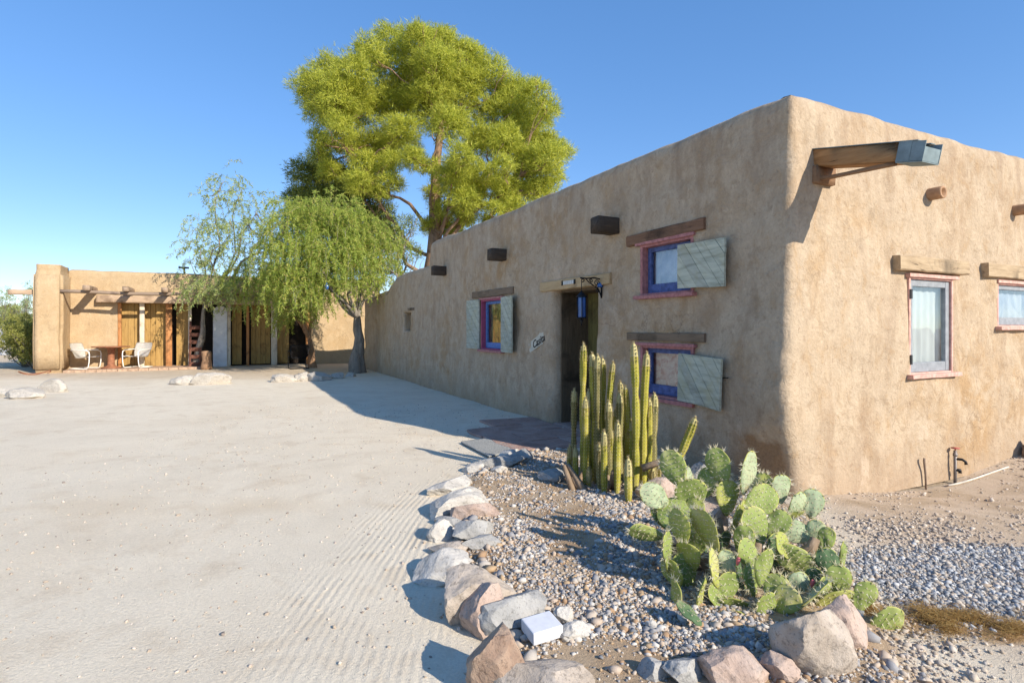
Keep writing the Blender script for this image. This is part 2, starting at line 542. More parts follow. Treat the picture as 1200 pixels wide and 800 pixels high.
def poly_sd(x, y, poly):
    """signed distance to a polygon, positive inside"""
    inside = np.zeros(x.shape, bool); dmin = np.full(x.shape, 1e9)
    n = len(poly)
    for i in range(n):
        x1, y1 = poly[i]; x2, y2 = poly[(i + 1) % n]
        ex, ey = x2 - x1, y2 - y1
        t = np.clip(((x - x1) * ex + (y - y1) * ey) / (ex * ex + ey * ey), 0, 1)
        dmin = np.minimum(dmin, np.hypot(x - x1 - t * ex, y - y1 - t * ey))
        cond = ((y1 > y) != (y2 > y))
        with np.errstate(divide='ignore', invalid='ignore'):
            inside ^= cond & (x < ex * (y - y1) / (ey if ey else 1e-9) + x1)
    return np.where(inside, dmin, -dmin)


def sstep(v, a, b):
    t = np.clip((v - a) / (b - a), 0, 1)
    return t * t * (3 - 2 * t)


def vnoise(x, y, s, seed=0):
    """smooth value noise on arrays"""
    r = np.random.default_rng(seed); T = r.random((256, 256))
    u, v = x / s + 1000.3, y / s + 1000.7
    i, j = np.floor(u).astype(int), np.floor(v).astype(int)
    fu, fv = u - i, v - j
    fu = fu * fu * (3 - 2 * fu); fv = fv * fv * (3 - 2 * fv)
    g = lambda a, b: T[a % 256, b % 256]
    return (g(i, j) * (1 - fu) + g(i + 1, j) * fu) * (1 - fv) + (g(i, j + 1) * (1 - fu) + g(i + 1, j + 1) * fu) * fv


def gz_arr(x, y):
    bed = sstep(poly_sd(x, y, BED), -.02, .25)
    near = np.exp(-((x + 1) ** 2 + (y - 8) ** 2) / 30 ** 2)
    z = .05 * bed
    z += (vnoise(x, y, 1.7, 1) - .5) * .03 * near + (vnoise(x, y, .45, 2) - .5) * .010 * near
    z += (vnoise(x, y, .16, 5) - .5) * .012 * bed
    z -= .19 * np.exp(-(((x - 4.5) / 1.5) ** 2 + ((y - 6.0) / 1.1) ** 2))
    # a shallow drift of sand against the far planting bed
    z += .05 * np.exp(-((y - 17.6 - .1 * (x + 8)) / .5) ** 2) * sstep(-x, 4.5, 6)
    return z


def gz(x, y):
    return float(gz_arr(np.array([float(x)]), np.array([float(y)]))[0])


def axis_lines(lo, hi, step, far_lo, far_hi, g=1.22):
    a = list(np.arange(lo, hi + 1e-6, step))
    s = step
    while a[-1] < far_hi: s *= g; a.append(a[-1] + s)
    s = step
    while a[0] > far_lo: s *= g; a.insert(0, a[0] - s)
    return np.array(a)


def build_ground():
    xs = axis_lines(-3.2, 5.2, .05, -900, 900, 1.12)
    ys = axis_lines(1.4, 8.5, .05, -400, 1500, 1.10)
    X, Y = np.meshgrid(xs, ys)
    nx, ny = len(xs), len(ys)
    x, y = X.ravel(), Y.ravel()
    z = gz_arr(x, y)
    bedsd = poly_sd(x, y, BED)
    bed = sstep(bedsd, -.03, .1)
    # rake furrows drawn along the drive beside the bed: real ridges
    line = -.62 + .03 * (y - 3) ** 2 * (y < 6.5)
    d = x - line
    rk = sstep(-bedsd, .06, .2) * sstep(d, -.80, -.35) * sstep(-d, -1.0, -.2) * sstep(-y, -7.2, -4.6)
    rk *= .35 + .65 * sstep(vnoise(x, y, .6, 9), .3, .6)
    v = np.stack([x, y, z], 1)
    idx = np.arange(nx * ny).reshape(ny, nx)
    f = np.stack([idx[:-1, :-1], idx[:-1, 1:], idx[1:, 1:], idx[1:, :-1]], -1).reshape(-1, 4)
    me = np_mesh('ground', v, f, 4)
    patch = sstep(1 - np.hypot((x - 3.0) / 1.1, (y - 3.38) / .55), -.15, .35)
    far = sstep(y, 15.6, 17.2) * sstep(-x, 4.5, 6)
    side = sstep(x - 2.0 - .18 * (y - 2), -.2, .5) * sstep(-y, -8, -6.5)
    tg = (x - 2.0) / 1.0
    gr = sstep(.20 + .10 * (vnoise(x, y, .15, 61) - .5) - np.abs(y - (2.90 - .27 * tg)), .0, .12) * sstep(x, 1.75, 2.0)
    for nm, arr in (('grassy', gr), ('bed', bed), ('rake', rk), ('patch', patch), ('far', far), ('side', side)):
        at = me.attributes.new(nm, 'FLOAT', 'POINT'); at.data.foreach_set('value', arr.astype(np.float32))
    k = NT('desert_sand')
    wv = k.coord((1, 1, 1), 'World')
    n1 = k.noise(wv, .35, 5, .6, .5)
    n2 = k.noise(wv, 2.4, 6, .65, .5)
    n3 = k.noise(wv, 60, 4, .75)
    n4 = k.noise(wv, 240, 2, .7)
    c = k.ramp(n1, [(.3, (.72, .615, .465)), (.5, (.82, .72, .56)), (.7, (.76, .65, .49))])
    c = k.mix(k.ramp(n2, [(.52, 0.0), (.70, .7)]), c, (.66, .54, .39))
    # tyre-worn dirty bands across the drive
    band = k.noise(k.coord((.30, .8, 1), 'World', (0, 0, R(-38))), .9, 4, .55, .3)
    c = k.mix(k.ramp(band, [(.60, 0.0), (.70, .35)]), c, (.64, .50, .33))
    c = k.mix(k.math('MULTIPLY', k.attr('bed'), .9), c, k.ramp(n2, [(.35, (.34, .215, .115)), (.6, (.46, .34, .22))]))
    c = k.mix(k.math('MULTIPLY', k.attr('side'), .9), c, k.ramp(n2, [(.35, (.44, .33, .22)), (.6, (.62, .495, .37))]))
    c = k.mix(k.math('MULTIPLY', k.attr('patch'), .6), c, (.32, .31, .30))
    c = k.mix(k.math('MULTIPLY', k.attr('far'), .7), c, k.ramp(n2, [(.35, (.46, .33, .21)), (.6, (.62, .50, .36))]))
    c = k.mix(k.math('MULTIPLY', k.attr('grassy'), .85), c, k.ramp(n3, [(.35, (.26, .13, .045)), (.6, (.40, .24, .10))]))
    c = k.mix(.35, c, k.ramp(n3, [(.25, .45), (.6, 1.0)]), 'MULTIPLY')
    c = k.mix(k.ramp(n4, [(.66, 0.0), (.72, .6)]), c, (.22, .17, .13))
    k.base(c)
    dent = k.ramp(k.noise(wv, 4.2, 3, .5, .4), [(.42, 0.0), (.58, 1.0)])
    b0 = k.bump(dent, .15, .006)
    b1 = k.bump(n3, .5, .02, b0)
    b2 = k.bump(n4, .4, .006, b1)
    # raked furrows: fine lines running along the drive
    sep = k.n('ShaderNodeSeparateXYZ'); k.l(wv, sep.inputs[0])
    yy = k.math('SUBTRACT', sep.outputs[1], 3.0)
    cur = k.math('MULTIPLY', k.math('MULTIPLY', yy, yy), -.03)
    wob = k.math('MULTIPLY', k.noise(wv, .45, 2), .10)
    ph = k.math('ADD', k.math('ADD', sep.outputs[0], cur), wob)
    sn = k.math('SINE', k.math('ADD', k.math('MULTIPLY', ph, 128.0), k.math('MULTIPLY', k.noise(wv, 3.2, 3), 3.5)))
    sn = k.math('MULTIPLY', k.math('MULTIPLY', sn, k.attr('rake')), k.ramp(n2, [(.38, .1), (.6, 1.0)]))
    k.bump(sn, .6, .006, b2)
    k.set(.95, 0, .1)
    o = obj('ground', me, k.m)
    tag(o, 'pale raked desert sand running out to the horizon', kind='structure')


build_ground()


def build_hill():
    bm = bmesh.new()
    n = 90
    rows = []
    for i in range(n + 1):
        a = R(95 + 70 * i / n)
        ring = []
        for j, (rr, hh) in enumerate(((380, 0), (430, .75), (470, 1.0), (560, .6), (700, 0))):
            h = hh * (11 + 4 * noise.noise(Vector((i * .11, 3, 0))) + 1.2 * noise.noise(Vector((i * .7, 9, j))))
            ring.append(bm.verts.new((math.cos(a) * rr, math.sin(a) * rr, h - .5)))
        rows.append(ring)
    for i in range(n):
        for j in range(4):
            bm.faces.new((rows[i][j], rows[i + 1][j], rows[i + 1][j + 1], rows[i][j + 1]))
    o = obj('hill', fix(bm), plain('scrub_hill', (.13, .115, .08), .95, .4, .05))
    tag(o, 'low dark scrubby ridge on the horizon', kind='structure')


build_hill()

# ------------------------------------------------------------------ adobe walls


def build_walls(name, parent, outline, fine, top, openings, mat, bulge=None, r=.085, step=.07, thick=.34, zlow=-.3, zcap=2.5, zref=3.6):
    """closed outline of plastered wall with rounded corners, openings with reveals and a soft parapet.
    openings: (segment, a0, a1, z0, z1, depth, lip), a measured along the segment from its start."""
    n = len(outline)
    segs = []
    s = 0.0
    for i in range(n):
        p, q = Vector(outline[i]), Vector(outline[(i + 1) % n])
        segs.append((s, p, q, (q - p).length)); s += (q - p).length
    total = s

    def at(sv):
        sv %= total
        for i, (s0, p, q, L) in enumerate(segs):
            if s0 <= sv < s0 + L + 1e-9: break
        t = (q - p) / L
        nrm = Vector((t.y, -t.x))
        u = sv - s0

        def bez(pp, cc, qq, w):
            pt = pp * (1 - w) ** 2 + cc * 2 * w * (1 - w) + qq * w * w
            return pt
        if u < r:
            s0b, pb, qb, Lb = segs[i - 1]
            tb = (qb - pb) / Lb; nb = Vector((tb.y, -tb.x)); w = .5 + u / (2 * r)
            return bez(p - tb * r, p, p + t * r, w), (nb * (1 - w) + nrm * w).normalized(), i, u
        if u > L - r:
            s0b, pb, qb, Lb = segs[(i + 1) % n]
            tb = (qb - pb) / Lb; nb = Vector((tb.y, -tb.x)); w = (u - (L - r)) / (2 * r)
            return bez(q - t * r, q, q + tb * r, w), (nrm * (1 - w) + nb * w).normalized(), i, u
        return p + t * u, nrm, i, u

    sl = set()
    for i, (s0, p, q, L) in enumerate(segs):
        st = step if i in fine else .5
        k = max(1, int(round((L - 2 * r) / st)))
        for j in range(k + 1): sl.add(round(s0 + r + (L - 2 * r) * j / k, 4))
        for j in range(5): sl.add(round(s0 + r * j / 4, 4)); sl.add(round(s0 + L - r * j / 4, 4))
    hard_s, hard_z = set(), set()
    zl = set(np.round(np.arange(0, zref - .15 + 1e-6, step), 4)) | {zlow, zlow / 2, zcap}
    for (sg, a0, a1, z0, z1, dep, lip) in openings:
        for e, sgn in ((a0, -1), (a1, 1)):
            for kk in (0, .15, .4, 1.0): hard_s.add(round(segs[sg][0] + e + sgn * kk * lip, 4))
        for e, sgn in ((z0, -1), (z1, 1)):
            for kk in (0, .15, .4, 1.0): hard_z.add(round(e + sgn * kk * lip, 4))
    sl = {v for v in sl if all(abs(v - h) > .022 for h in hard_s)} | hard_s
    zl = {v for v in zl if all(abs(v - h) > .022 for h in hard_z)} | {h for h in hard_z if h > zlow}
    sl = sorted(v % total for v in sl); sl = [v for i, v in enumerate(sl) if i == 0 or v - sl[i - 1] > 1e-4]
    zl = sorted(zl)
    caps = [(.0, -.15), (.008, -.09), (.03, -.04), (.075, -.008), (.15, .004), (.22, -.015), (.29, -.06), (thick, -.14), (thick, -.5)]
    zl = [z for z in zl if z < zref - .16]
    rows = [('w', z) for z in zl] + [('c', c) for c in caps]
    bm = bmesh.new()
    grid = []
    info = []
    for sv in sl:
        pt, nr, si, u = at(sv)
        tp = top(pt.x, pt.y)
        colv, coli = [], []
        for kind, val in rows:
            if kind == 'w':
                z = val if val <= zcap else zcap + (val - zcap) * (tp - .15 - zcap) / (zref - .15 - zcap)
                ins = 0
            else:
                z = tp + val[1]; ins = val[0]
            p3 = Vector((pt.x, pt.y, z))
            off = .035 * noise.fractal(p3 * .9, .8, 2.0, 3) + .012 * noise.noise(p3 * 4.2) + .004 * noise.noise(p3 * 13)
            zz = max(0, z)
            off += .05 * (1 - min(1, zz / zref)) ** 1.5
            ww = z + .02 * noise.noise(p3 * 1.5) if kind == 'c' else z
            for (sg, a0, a1, z0, z1, dep, lip) in openings:
                if sg != si: continue
                da = max(a0 - u, 0, u - a1); dz = max(z0 - z, 0, z - z1)
                dd = math.hypot(da, dz)
                if dd < lip:
                    w = dd / lip
                    off = off * min(1, w * 1.2) - lip * (1 - math.sqrt(max(0, 1 - (1 - w) ** 2)))
                elif dd < .25:
                    pass
            q = Vector((pt.x, pt.y)) + nr * (off - ins)
            if bulge: q = q + bulge(pt, z, nr)
            colv.append(bm.verts.new((q.x, q.y, ww)))
            coli.append((pt, nr, si, u, z))
        grid.append(colv); info.append(coli)
    ns, nz = len(sl), len(rows)
    removed = {}
    for i in range(ns):
        i2 = (i + 1) % ns
        um = (sl[i] + (sl[i2] if i2 else total)) / 2
        _, _, si, u = at(um)
        for j in range(nz - 1):
            hit = None
            if rows[j][0] == 'w' and rows[j + 1][0] == 'w':
                zm = (rows[j][1] + rows[j + 1][1]) / 2
                for oi, (sg, a0, a1, z0, z1, dep, lip) in enumerate(openings):
                    if sg == si and a0 < u < a1 and z0 < zm < z1: hit = oi
            if hit is None:
                bm.faces.new((grid[i][j], grid[i2][j], grid[i2][j + 1], grid[i][j + 1]))
            else: removed[(i, j)] = hit
    inner = {}

    def inn(i, j, oi):
        key = (i, j, oi)
        if key not in inner:
            pt, nr, si, u, z = info[i][j]
            q = pt - nr * openings[oi][5]
            w = .01 * noise.noise(Vector((q.x * 2, q.y * 2, z * 2)))
            inner[key] = bm.verts.new((q.x + w, q.y + w, z))
        return inner[key]
    for (i, j), oi in removed.items():
        i2 = (i + 1) % ns
        if removed.get(((i - 1) % ns, j)) != oi: bm.faces.new((grid[i][j], grid[i][j + 1], inn(i, j + 1, oi), inn(i, j, oi)))
        if removed.get((i2, j)) != oi: bm.faces.new((grid[i2][j + 1], grid[i2][j], inn(i2, j, oi), inn(i2, j + 1, oi)))
        if removed.get((i, j - 1)) != oi: bm.faces.new((grid[i2][j], grid[i][j], inn(i, j, oi), inn(i2, j, oi)))
        if removed.get((i, j + 1)) != oi: bm.faces.new((grid[i][j + 1], grid[i2][j + 1], inn(i2, j + 1, oi), inn(i, j + 1, oi)))
    fix(bm)
    return obj(name, bm, mat, parent)


house = empty('adobe_house', A0, ANG)
tag(house, 'weathered tan adobe house with rounded corner, timber lintels and blue framed windows', 'house')
HL = 17.67


def htop(x, y):
    if y < 10.06: z = 3.64
    elif y < 10.32: z = 3.64 - .54 * (y - 10.06) / .26
    elif y < 13.2: z = 3.10 - .03 * (y - 10.3) / 2.9
    elif y < 14.4: z = 3.07 - .35 * (y - 13.2) / 1.2
    else: z = 2.72 - .14 * (y - 14.4) / 3.2
    return z + .035 * noise.noise(Vector((x * .8, y * .8, 5))) + .015 * noise.noise(Vector((x * 3, y * 3, 2)))


def corner_bulge(pt, z, nr):
    prof = [(-.4, .06), (0, .06), (.25, .015), (.42, -.05), (.58, -.115), (.85, -.155), (1.2, -.12), (1.65, -.085), (2.2, -.05), (2.8, -.015), (3.6, 0)]
    for (z0, d0), (z1, d1) in zip(prof, prof[1:]):
        if z0 <= z <= z1:
            w = (z - z0) / (z1 - z0); d = d0 + (d1 - d0) * w
            break
    else: d = 0
    dist = pt.length
    fall = math.exp(-(dist / .55) ** 2)
    j = noise.fractal(Vector((pt.x * 6, pt.y * 6, z * 5)), .8, 2, 3) * .028 * math.exp(-(dist / .3) ** 2) * max(0, 1 - abs(z - .8) / .9)
    return Vector((d + j, .25 * d + j * .4)) * fall


# segment 0: shaded wall from the far end to the near corner (a = HL - y); segment 1: sunlit wall (a = x)
def LO(y0, y1): return HL - y1, HL - y0


OPEN = [
    (0, *LO(3.02, 4.11), -.31, 2.07, .62, .10),
    (0, *LO(5.93, 6.87), 1.09, 2.03, .17, .03),
    (0, *LO(1.20, 2.02), 1.90, 2.48, .17, .03),
    (0, *LO(1.20, 2.02), .70, 1.27, .17, .03),
    (0, *LO(11.85, 12.45), 1.43, 1.92, .24, .05),
    (1, 1.80, 2.58, 1.03, 2.01, .15, .025),
    (1, 3.60, 4.60, 1.53, 2.01, .15, .025),
]
build_walls('wall', house, [(0, HL), (0, 0), (8, 0), (8, HL)], (0, 1), htop, OPEN, M['stucco'], corner_bulge)

bm = bmesh.new()
ylist = [.3, 3, 6, 9.7, 10.0, 10.35, 12, 13.2, 14.4, 16, HL - .3]
prev = None
for y in ylist:
    z = (3.6 if y < 10.05 else 3.1 if y < 13.3 else 2.72 if y < 15 else 2.58) - .42
    cur = (bm.verts.new((.2, y, z)), bm.verts.new((7.8, y, z)))
    if prev: bm.faces.new((prev[0], prev[1], cur[1], cur[0]))
    prev = cur
obj('roof', fix(bm), M['roof'], house, False)

ML = Matrix(((0, -1, 0, 0), (1, 0, 0, 0), (0, 0, 1, 0), (0, 0, 0, 1)))    # (a, n, z) -> shaded wall
MR = Matrix(((1, 0, 0, 0), (0, -1, 0, 0), (0, 0, 1, 0), (0, 0, 0, 1)))    # (a, n, z) -> sunlit wall


def part(name, bm, mat, parent, MM, smooth=False):
    bmesh.ops.transform(bm, matrix=MM, verts=bm.verts)
    fix(bm)
    return obj(name, bm, mat, parent, smooth)


def frame_bm(a0, a1, z0, z1, w, n0, n1, bev=.004, parts='lrtb'):
    b = bmesh.new()
    if 'l' in parts: box_lohi(b, (a0, n0, z0), (a0 + w, n1, z1), bev)
    if 'r' in parts: box_lohi(b, (a1 - w, n0, z0), (a1, n1, z1), bev)
    if 't' in parts: box_lohi(b, (a0 + w, n0 + .001, z1 - w), (a1 - w, n1 - .002, z1), bev)
    if 'b' in parts: box_lohi(b, (a0 + w, n0 + .001, z0), (a1 - w, n1 - .002, z0 + w), bev)
    return b


def curtain_bm(a0, a1, z0, z1, n, amp=.02, folds=7):
    b = bmesh.new()
    na, nz_ = 60, 14
    g = []
    for i in range(na + 1):
        row = []
        for j in range(nz_ + 1):
            w = i / na; v = j / nz_
            dn = amp * math.sin(w * folds * 2 * math.pi + .9 * math.sin(v * 2.2 + w * 5)) * (.45 + .55 * (1 - v)) + .008 * noise.noise(Vector((w * 9, v * 3, a0)))
            aa = a0 + (a1 - a0) * w + .015 * math.sin(v * 3 + i * .3) * (1 - v)
            row.append(b.verts.new((aa, n + dn, z0 + (z1 - z0) * v)))
        g.append(row)
    for i in range(na):
        for j in range(nz_): b.faces.new((g[i][j], g[i + 1][j], g[i + 1][j + 1], g[i][j + 1]))
    return b


def window(MM, a0, a1, z0, z1, casing, sashm, curt, sash=.055, botrail=.11, lab=None, cw=.042, csill=None, dn=0.0):
    f = part('window', frame_bm(a0 - .03, a1 + .03, z0 - .03, z1 + .03, cw, -.12, .03), casing, house, MM)
    if lab: f['label'] = lab
    s0, s1, t0, t1 = a0 + cw - .028, a1 - cw + .028, z0 + cw - .028, z1 - cw + .028
    b = bmesh.new()
    box_lohi(b, (s0, dn - .10, t0), (s0 + sash, dn - .055, t1), .004)
    box_lohi(b, (s1 - sash, dn - .10, t0), (s1, dn - .055, t1), .004)
    box_lohi(b, (s0 + sash, dn - .099, t1 - sash), (s1 - sash, dn - .057, t1), .004)
    box_lohi(b, (s0 + sash, dn - .099, t0), (s1 - sash, dn - .057, t0 + botrail), .004)
    part('sash', b, sashm, f, MM)
    b = bmesh.new()
    box_lohi(b, (s0 + sash - .005, dn - .082, t0 + botrail - .005), (s1 - sash + .005, dn - .078, t1 - sash + .005))
    part('pane', b, M['glass'], f, MM)
    part('curtain', curtain_bm(s0 - .03, s1 + .03, t0 - .02, t1 + .02, dn - .135, .012), curt, f, MM, True)  # on w1 an added cloth that carries the painted reflection of bushes
    b = bmesh.new()
    add_beam(b, (a0 - .07, .035, z0 - .035), (a1 + .09, .035, z0 - .035), .11, .042, int(a0 * 9), .004)
    part('sill', b, csill or casing, f, MM)
    b = bmesh.new()
    add_beam(b, (a0 - .06, .02, z1 + .035), (a1 + .10, .02, z1 + .035), .07, .036, int(a0 * 7 + 2), .003)
    part('head_trim', b, csill or casing, f, MM)
    return f


w1 = None


def shutter(win, MM, hinge_a, width, z0, z1, ang, dirn, sag=0.0, strap=True, n0=.06):
    """board hinged at hinge_a that lies along dirn (+1/-1); ang swings its free edge off the wall"""
    b = bmesh.new()
    H = z1 - z0
    dg = Vector((-dirn * .62, 0, .78)).normalized() if MM is ML and win is not w1 else Vector((.72, 0, .69)).normalized()
    perp = Vector((dg.z, 0, -dg.x))
    cs = [Vector((dirn * width * i, 0, H * j)).dot(perp) for i in (0, 1) for j in (0, 1)]
    u0 = min(cs); rs_ = random.Random(int(z0 * 100) + int(width * 1000))
    u = u0 - .03
    while u < max(cs):
        bw = rs_.uniform(.10, .15)
        t = bmesh.new()
        bmesh.ops.create_cube(t, size=1)
        dth = rs_.uniform(-.003, .003)
        bmesh.ops.transform(t, matrix=Matrix.Translation((dirn * width / 2, dth, H / 2)) @ Matrix.Diagonal((width, .026, H, 1)), verts=t.verts)
        for off_, nn_ in ((u + .0022, -perp), (u + bw - .0022, perp)):
            g_ = bmesh.ops.bisect_plane(t, geom=t.verts[:] + t.edges[:] + t.faces[:], plane_co=perp * off_, plane_no=nn_, clear_outer=True)
            ed_ = [e for e in t.edges if e.is_boundary]
            if ed_: bmesh.ops.holes_fill(t, edges=ed_)
        if len(t.faces) > 3: merge(b, t)
        else: t.free()
        u += bw
    for zz in (.16, .84):      # battens on the back
        add_box(b, (dirn * width / 2, -.024, H * zz), (width * .9, .018, .06), None, .002)
    # uneven hand-cut outline
    for v in b.verts:
        v.co.z += .012 * noise.noise(Vector((v.co.x * 4, z0 * 9, v.co.z * 3)))
        v.co.x += .010 * noise.noise(Vector((v.co.x * 3, z1 * 9, v.co.z * 5 + 4)))
    X = Matrix.Translation((hinge_a, n0, z0)) @ Matrix.Rotation(ang * dirn, 4, 'Z') @ Matrix.Rotation(sag, 4, 'Y')
    bmesh.ops.transform(b, matrix=X, verts=b.verts)
    return part('shutter', b, M['shutter'], win, MM)


w1 = window(ML, 5.93, 6.87, 1.09, 2.03, M['magenta'], M['brightblue'], M['curtain_bush_reflection'], lab='window with two pale green shutters', csill=M['pink'])  # curtain added here to carry the painted reflection of bushes
shutter(w1, ML, 6.91, .60, 1.08, 2.06, R(2), 1)
shutter(w1, ML, 5.90, .58, 1.06, 2.06, R(7), -1)
w2 = window(ML, 1.20, 2.02, 1.90, 2.48, M['pink'], M['blue'], M['curtain_lilac'], lab='upper of the two stacked windows beside the corner')
shutter(w2, ML, 1.37, .69, 1.93, 2.41, R(2.5), -1, R(-1.0))
w3 = window(ML, 1.20, 2.02, .70, 1.27, M['pink'], M['blue'], M['curtain_rose'], lab='lower of the two stacked windows beside the corner')
shutter(w3, ML, 1.37, .67, .70, 1.22, R(6), -1, R(-2.5))
b = bmesh.new(); add_tube(b, [(.70, .03, 1.0), (.70, .10, 1.0), (.62, .11, 1.005)], .006, 6)
part('shutter_hook', b, M['iron'], w3, ML)
w4 = window(MR, 1.80, 2.58, 1.03, 2.01, M['sun_pink'], M['greyblue'], M['curtain'], .07, .10, 'tall narrow window with a white curtain', .032, None, .06)
w5 = window(MR, 3.60, 4.60, 1.53, 2.01, M['sun_pink'], M['greyblue'], M['curtain_lilac'], .05, .09, 'low wide window with grey blue sash', .032, None, .06)
for z in (1.12, 1.80):
    b = bmesh.new(); box_lohi(b, (1.775, .028, z), (1.815, .04, z + .10), .003); part('hinge', b, M['dark_metal'], w4, MR)


def lintel(MM, a0, a1, z0, z1, mat, n=.05, sd=0, slope=0.0):
    b = bmesh.new()
    add_beam(b, (a0, n - .09, (z0 + z1) / 2 - slope), (a1, n - .09, (z0 + z1) / 2 + slope), .18, z1 - z0, sd, .007)
    part('lintel', b, mat, house, MM, False)


lintel(ML, 1.0, 2.29, 2.525, 2.655, M['brown_lintel'], .055, 1, -.01)
lintel(ML, 1.0, 2.29, 1.345, 1.44, M['grey_lintel'], .045, 2)
lintel(ML, 5.48, 7.35, 2.10, 2.23, M['grey_lintel'], .04, 3)
lintel(ML, 2.64, 4.49, 2.075, 2.225, M['pale_lintel'], .05, 4)
lintel(ML, 11.5, 12.8, 1.98, 2.05, M['grey_lintel'], .015, 5)
lintel(MR, 1.52, 2.83, 2.085, 2.235, M['sun_lintel'], .085, 6)
lintel(MR, 3.25, 4.95, 2.085, 2.245, M['sun_lintel'], .085, 7)

for i, a in enumerate((2.51, 5.79, 8.98)):                                # roof beam ends
    b = bmesh.new()
    add_beam(b, (a + .10, -.15, 2.825), (a + .10, .30, 2.825), .2, .21, 20 + i, .008)
    part('beam_end', b, M['dark_wood_y'], house, ML, True)

b = bmesh.new(); box_lohi(b, (11.8, -.26, 1.38), (12.5, -.22, 1.97)); part('vent_board', b, M['olive_wood'], house, ML)

# door at the back of the recess
b = bmesh.new()
for i in range(7):
    box_lohi(b, (2.98 + i * .168, -.64, .05), (2.98 + i * .168 + .164, -.595, 2.10), .005)
door = part('door', b, M['olive_wood'], house, ML)
b = bmesh.new()
add_lathe(b, [(.0, -.0), (.05, .0), (.05, .012), (.015, .02), (.015, .05), (.035, .06), (.04, .08), (.02, .095)], 16,
          Matrix.Translation((3.24, -.595, 1.22)) @ Matrix.Rotation(R(-90), 4, 'X'))
part('handle', b, M['iron'], door, ML, True)
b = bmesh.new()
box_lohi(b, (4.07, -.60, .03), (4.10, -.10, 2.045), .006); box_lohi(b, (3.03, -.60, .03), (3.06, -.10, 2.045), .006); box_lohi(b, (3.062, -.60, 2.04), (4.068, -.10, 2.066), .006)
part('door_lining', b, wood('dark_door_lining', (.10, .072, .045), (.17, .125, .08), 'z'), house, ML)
b = bmesh.new(); box_lohi(b, (3.0, -.66, -.02), (4.13, .02, .035), .01); part('threshold', b, M['slab'], house, ML)

# clay drain pipes in the sunlit wall
for a in (2.17, 4.01):
    b = bmesh.new()
    prof = [(.035, .0), (.06, .0), (.065, -.02), (.065, -.24), (.04, -.26)]
    t = bmesh.new(); seg = 20; rings = []
    for rr, zz in ((.042, -.12), (.042, 0.0), (.064, .0), (.066, -.015), (.066, -.25)):
        rings.append([t.verts.new((rr * math.cos(2 * math.pi * q / seg), rr * math.sin(2 * math.pi * q / seg), zz)) for q in range(seg)])
    for q in range(4):
        for s_ in range(seg): t.faces.new((rings[q][s_], rings[q][(s_ + 1) % seg], rings[q + 1][(s_ + 1) % seg], rings[q + 1][s_]))
    t.faces.new(rings[0])
    merge(b, t, Matrix.Translation((a, .15, 2.92)) @ Matrix.Rotation(R(-90), 4, 'X'))
    part('drain_pipe', b, M['clay'], house, MR, True)

# timber roof spout with its metal lining and brace
b = bmesh.new()
add_beam(b, (.30, -.2, 3.10), (.30, .76, 2.904), .04, .145, 31, .006)
add_beam(b, (.48, -.2, 3.10), (.48, .76, 2.904), .04, .145, 32, .006)
add_beam(b, (.39, -.2, 3.045), (.39, .76, 2.849), .14, .035, 33, .004)
spout = part('roof_spout', b, M['spout_wood'], house, MR, True)
sl = math.atan2(-.225, 1.1)
b = bmesh.new()
yc, zc = .29, 3.0
for xs_ in ((-.122, -.062), (.062, .122)): box_lohi(b, (xs_[0], -.64, .077), (xs_[1], .60, .083))       # folded over both side boards
box_lohi(b, (-.068, -.6, -.05), (.068, .60, -.045))                                                   # the gutter floor
for sx in (-1, 1): box_lohi(b, (sx * .117 - .003, .46, -.078), (sx * .117 + .003, .56, .08))
for sx in (-1, 1): box_lohi(b, (sx * .113 - .003, .56, -.076), (sx * .113 + .003, .66, .074))
box_lohi(b, (-.109, .650, -.076), (.109, .656, .03))
box_lohi(b, (-.115, .46, -.086), (.115, .66, -.079))
bmesh.ops.transform(b, matrix=Matrix.Translation((.39, yc, zc)) @ Matrix.Rotation(sl, 4, 'X'), verts=b.verts)
part('metal_lining', b, M['galv'], spout, MR)
b = bmesh.new(); add_beam(b, (.32, -.02, 2.86), (.32, .70, 2.83), .045, .03, 35, .003)
add_beam(b, (.39, -.05, 2.90), (.39, .06, 2.90), .28, .16, 36, .006)
part('brace', b, M['brace_wood'], spout, MR, True)

# ------------------------------------------------------------------ things on the shaded wall
def hung(name, label, cat, a, n, z, MM=ML):
    p = MM @ Vector((a, n, z))
    t = empty(name, HM @ p, ANG)
    tag(t, label, cat)
    return t


def text_mesh(txt, size, depth, shear=0.0):
    cu = bpy.data.curves.new('lettering', 'FONT')
    cu.body = txt; cu.size = size; cu.extrude = depth; cu.shear = shear; cu.align_x = 'CENTER'; cu.align_y = 'CENTER'
    cu.offset = size * .012
    tmp = bpy.data.objects.new('lettering', cu)
    COL.objects.link(tmp)
    bpy.context.view_layer.update()
    me = bpy.data.meshes.new_from_object(tmp.evaluated_get(bpy.context.evaluated_depsgraph_get()))
    bpy.data.objects.remove(tmp); bpy.data.curves.remove(cu)
    return me


# the tilted name board: read from outside, so its text runs towards -y of the house
sign = hung('name_sign', 'small cream wooden name board hung aslant on the shaded wall by the door', 'sign', 4.55, .03, 1.29)
b = bmesh.new()
out = [(-.36, -.085), (.30, -.085), (.335, -.03), (.325, .03), (.345, .085), (.12, .092), (.06, .115), (-.02, .09), (-.35, .08), (-.37, .0)]
top_ = [b.verts.new((x, 0, z)) for x, z in out]
f = b.faces.new(top_)
ex = bmesh.ops.extrude_face_region(b, geom=[f])
bmesh.ops.translate(b, verts=[v for v in ex['geom'] if isinstance(v, bmesh.types.BMVert)], vec=(0, .03, 0))
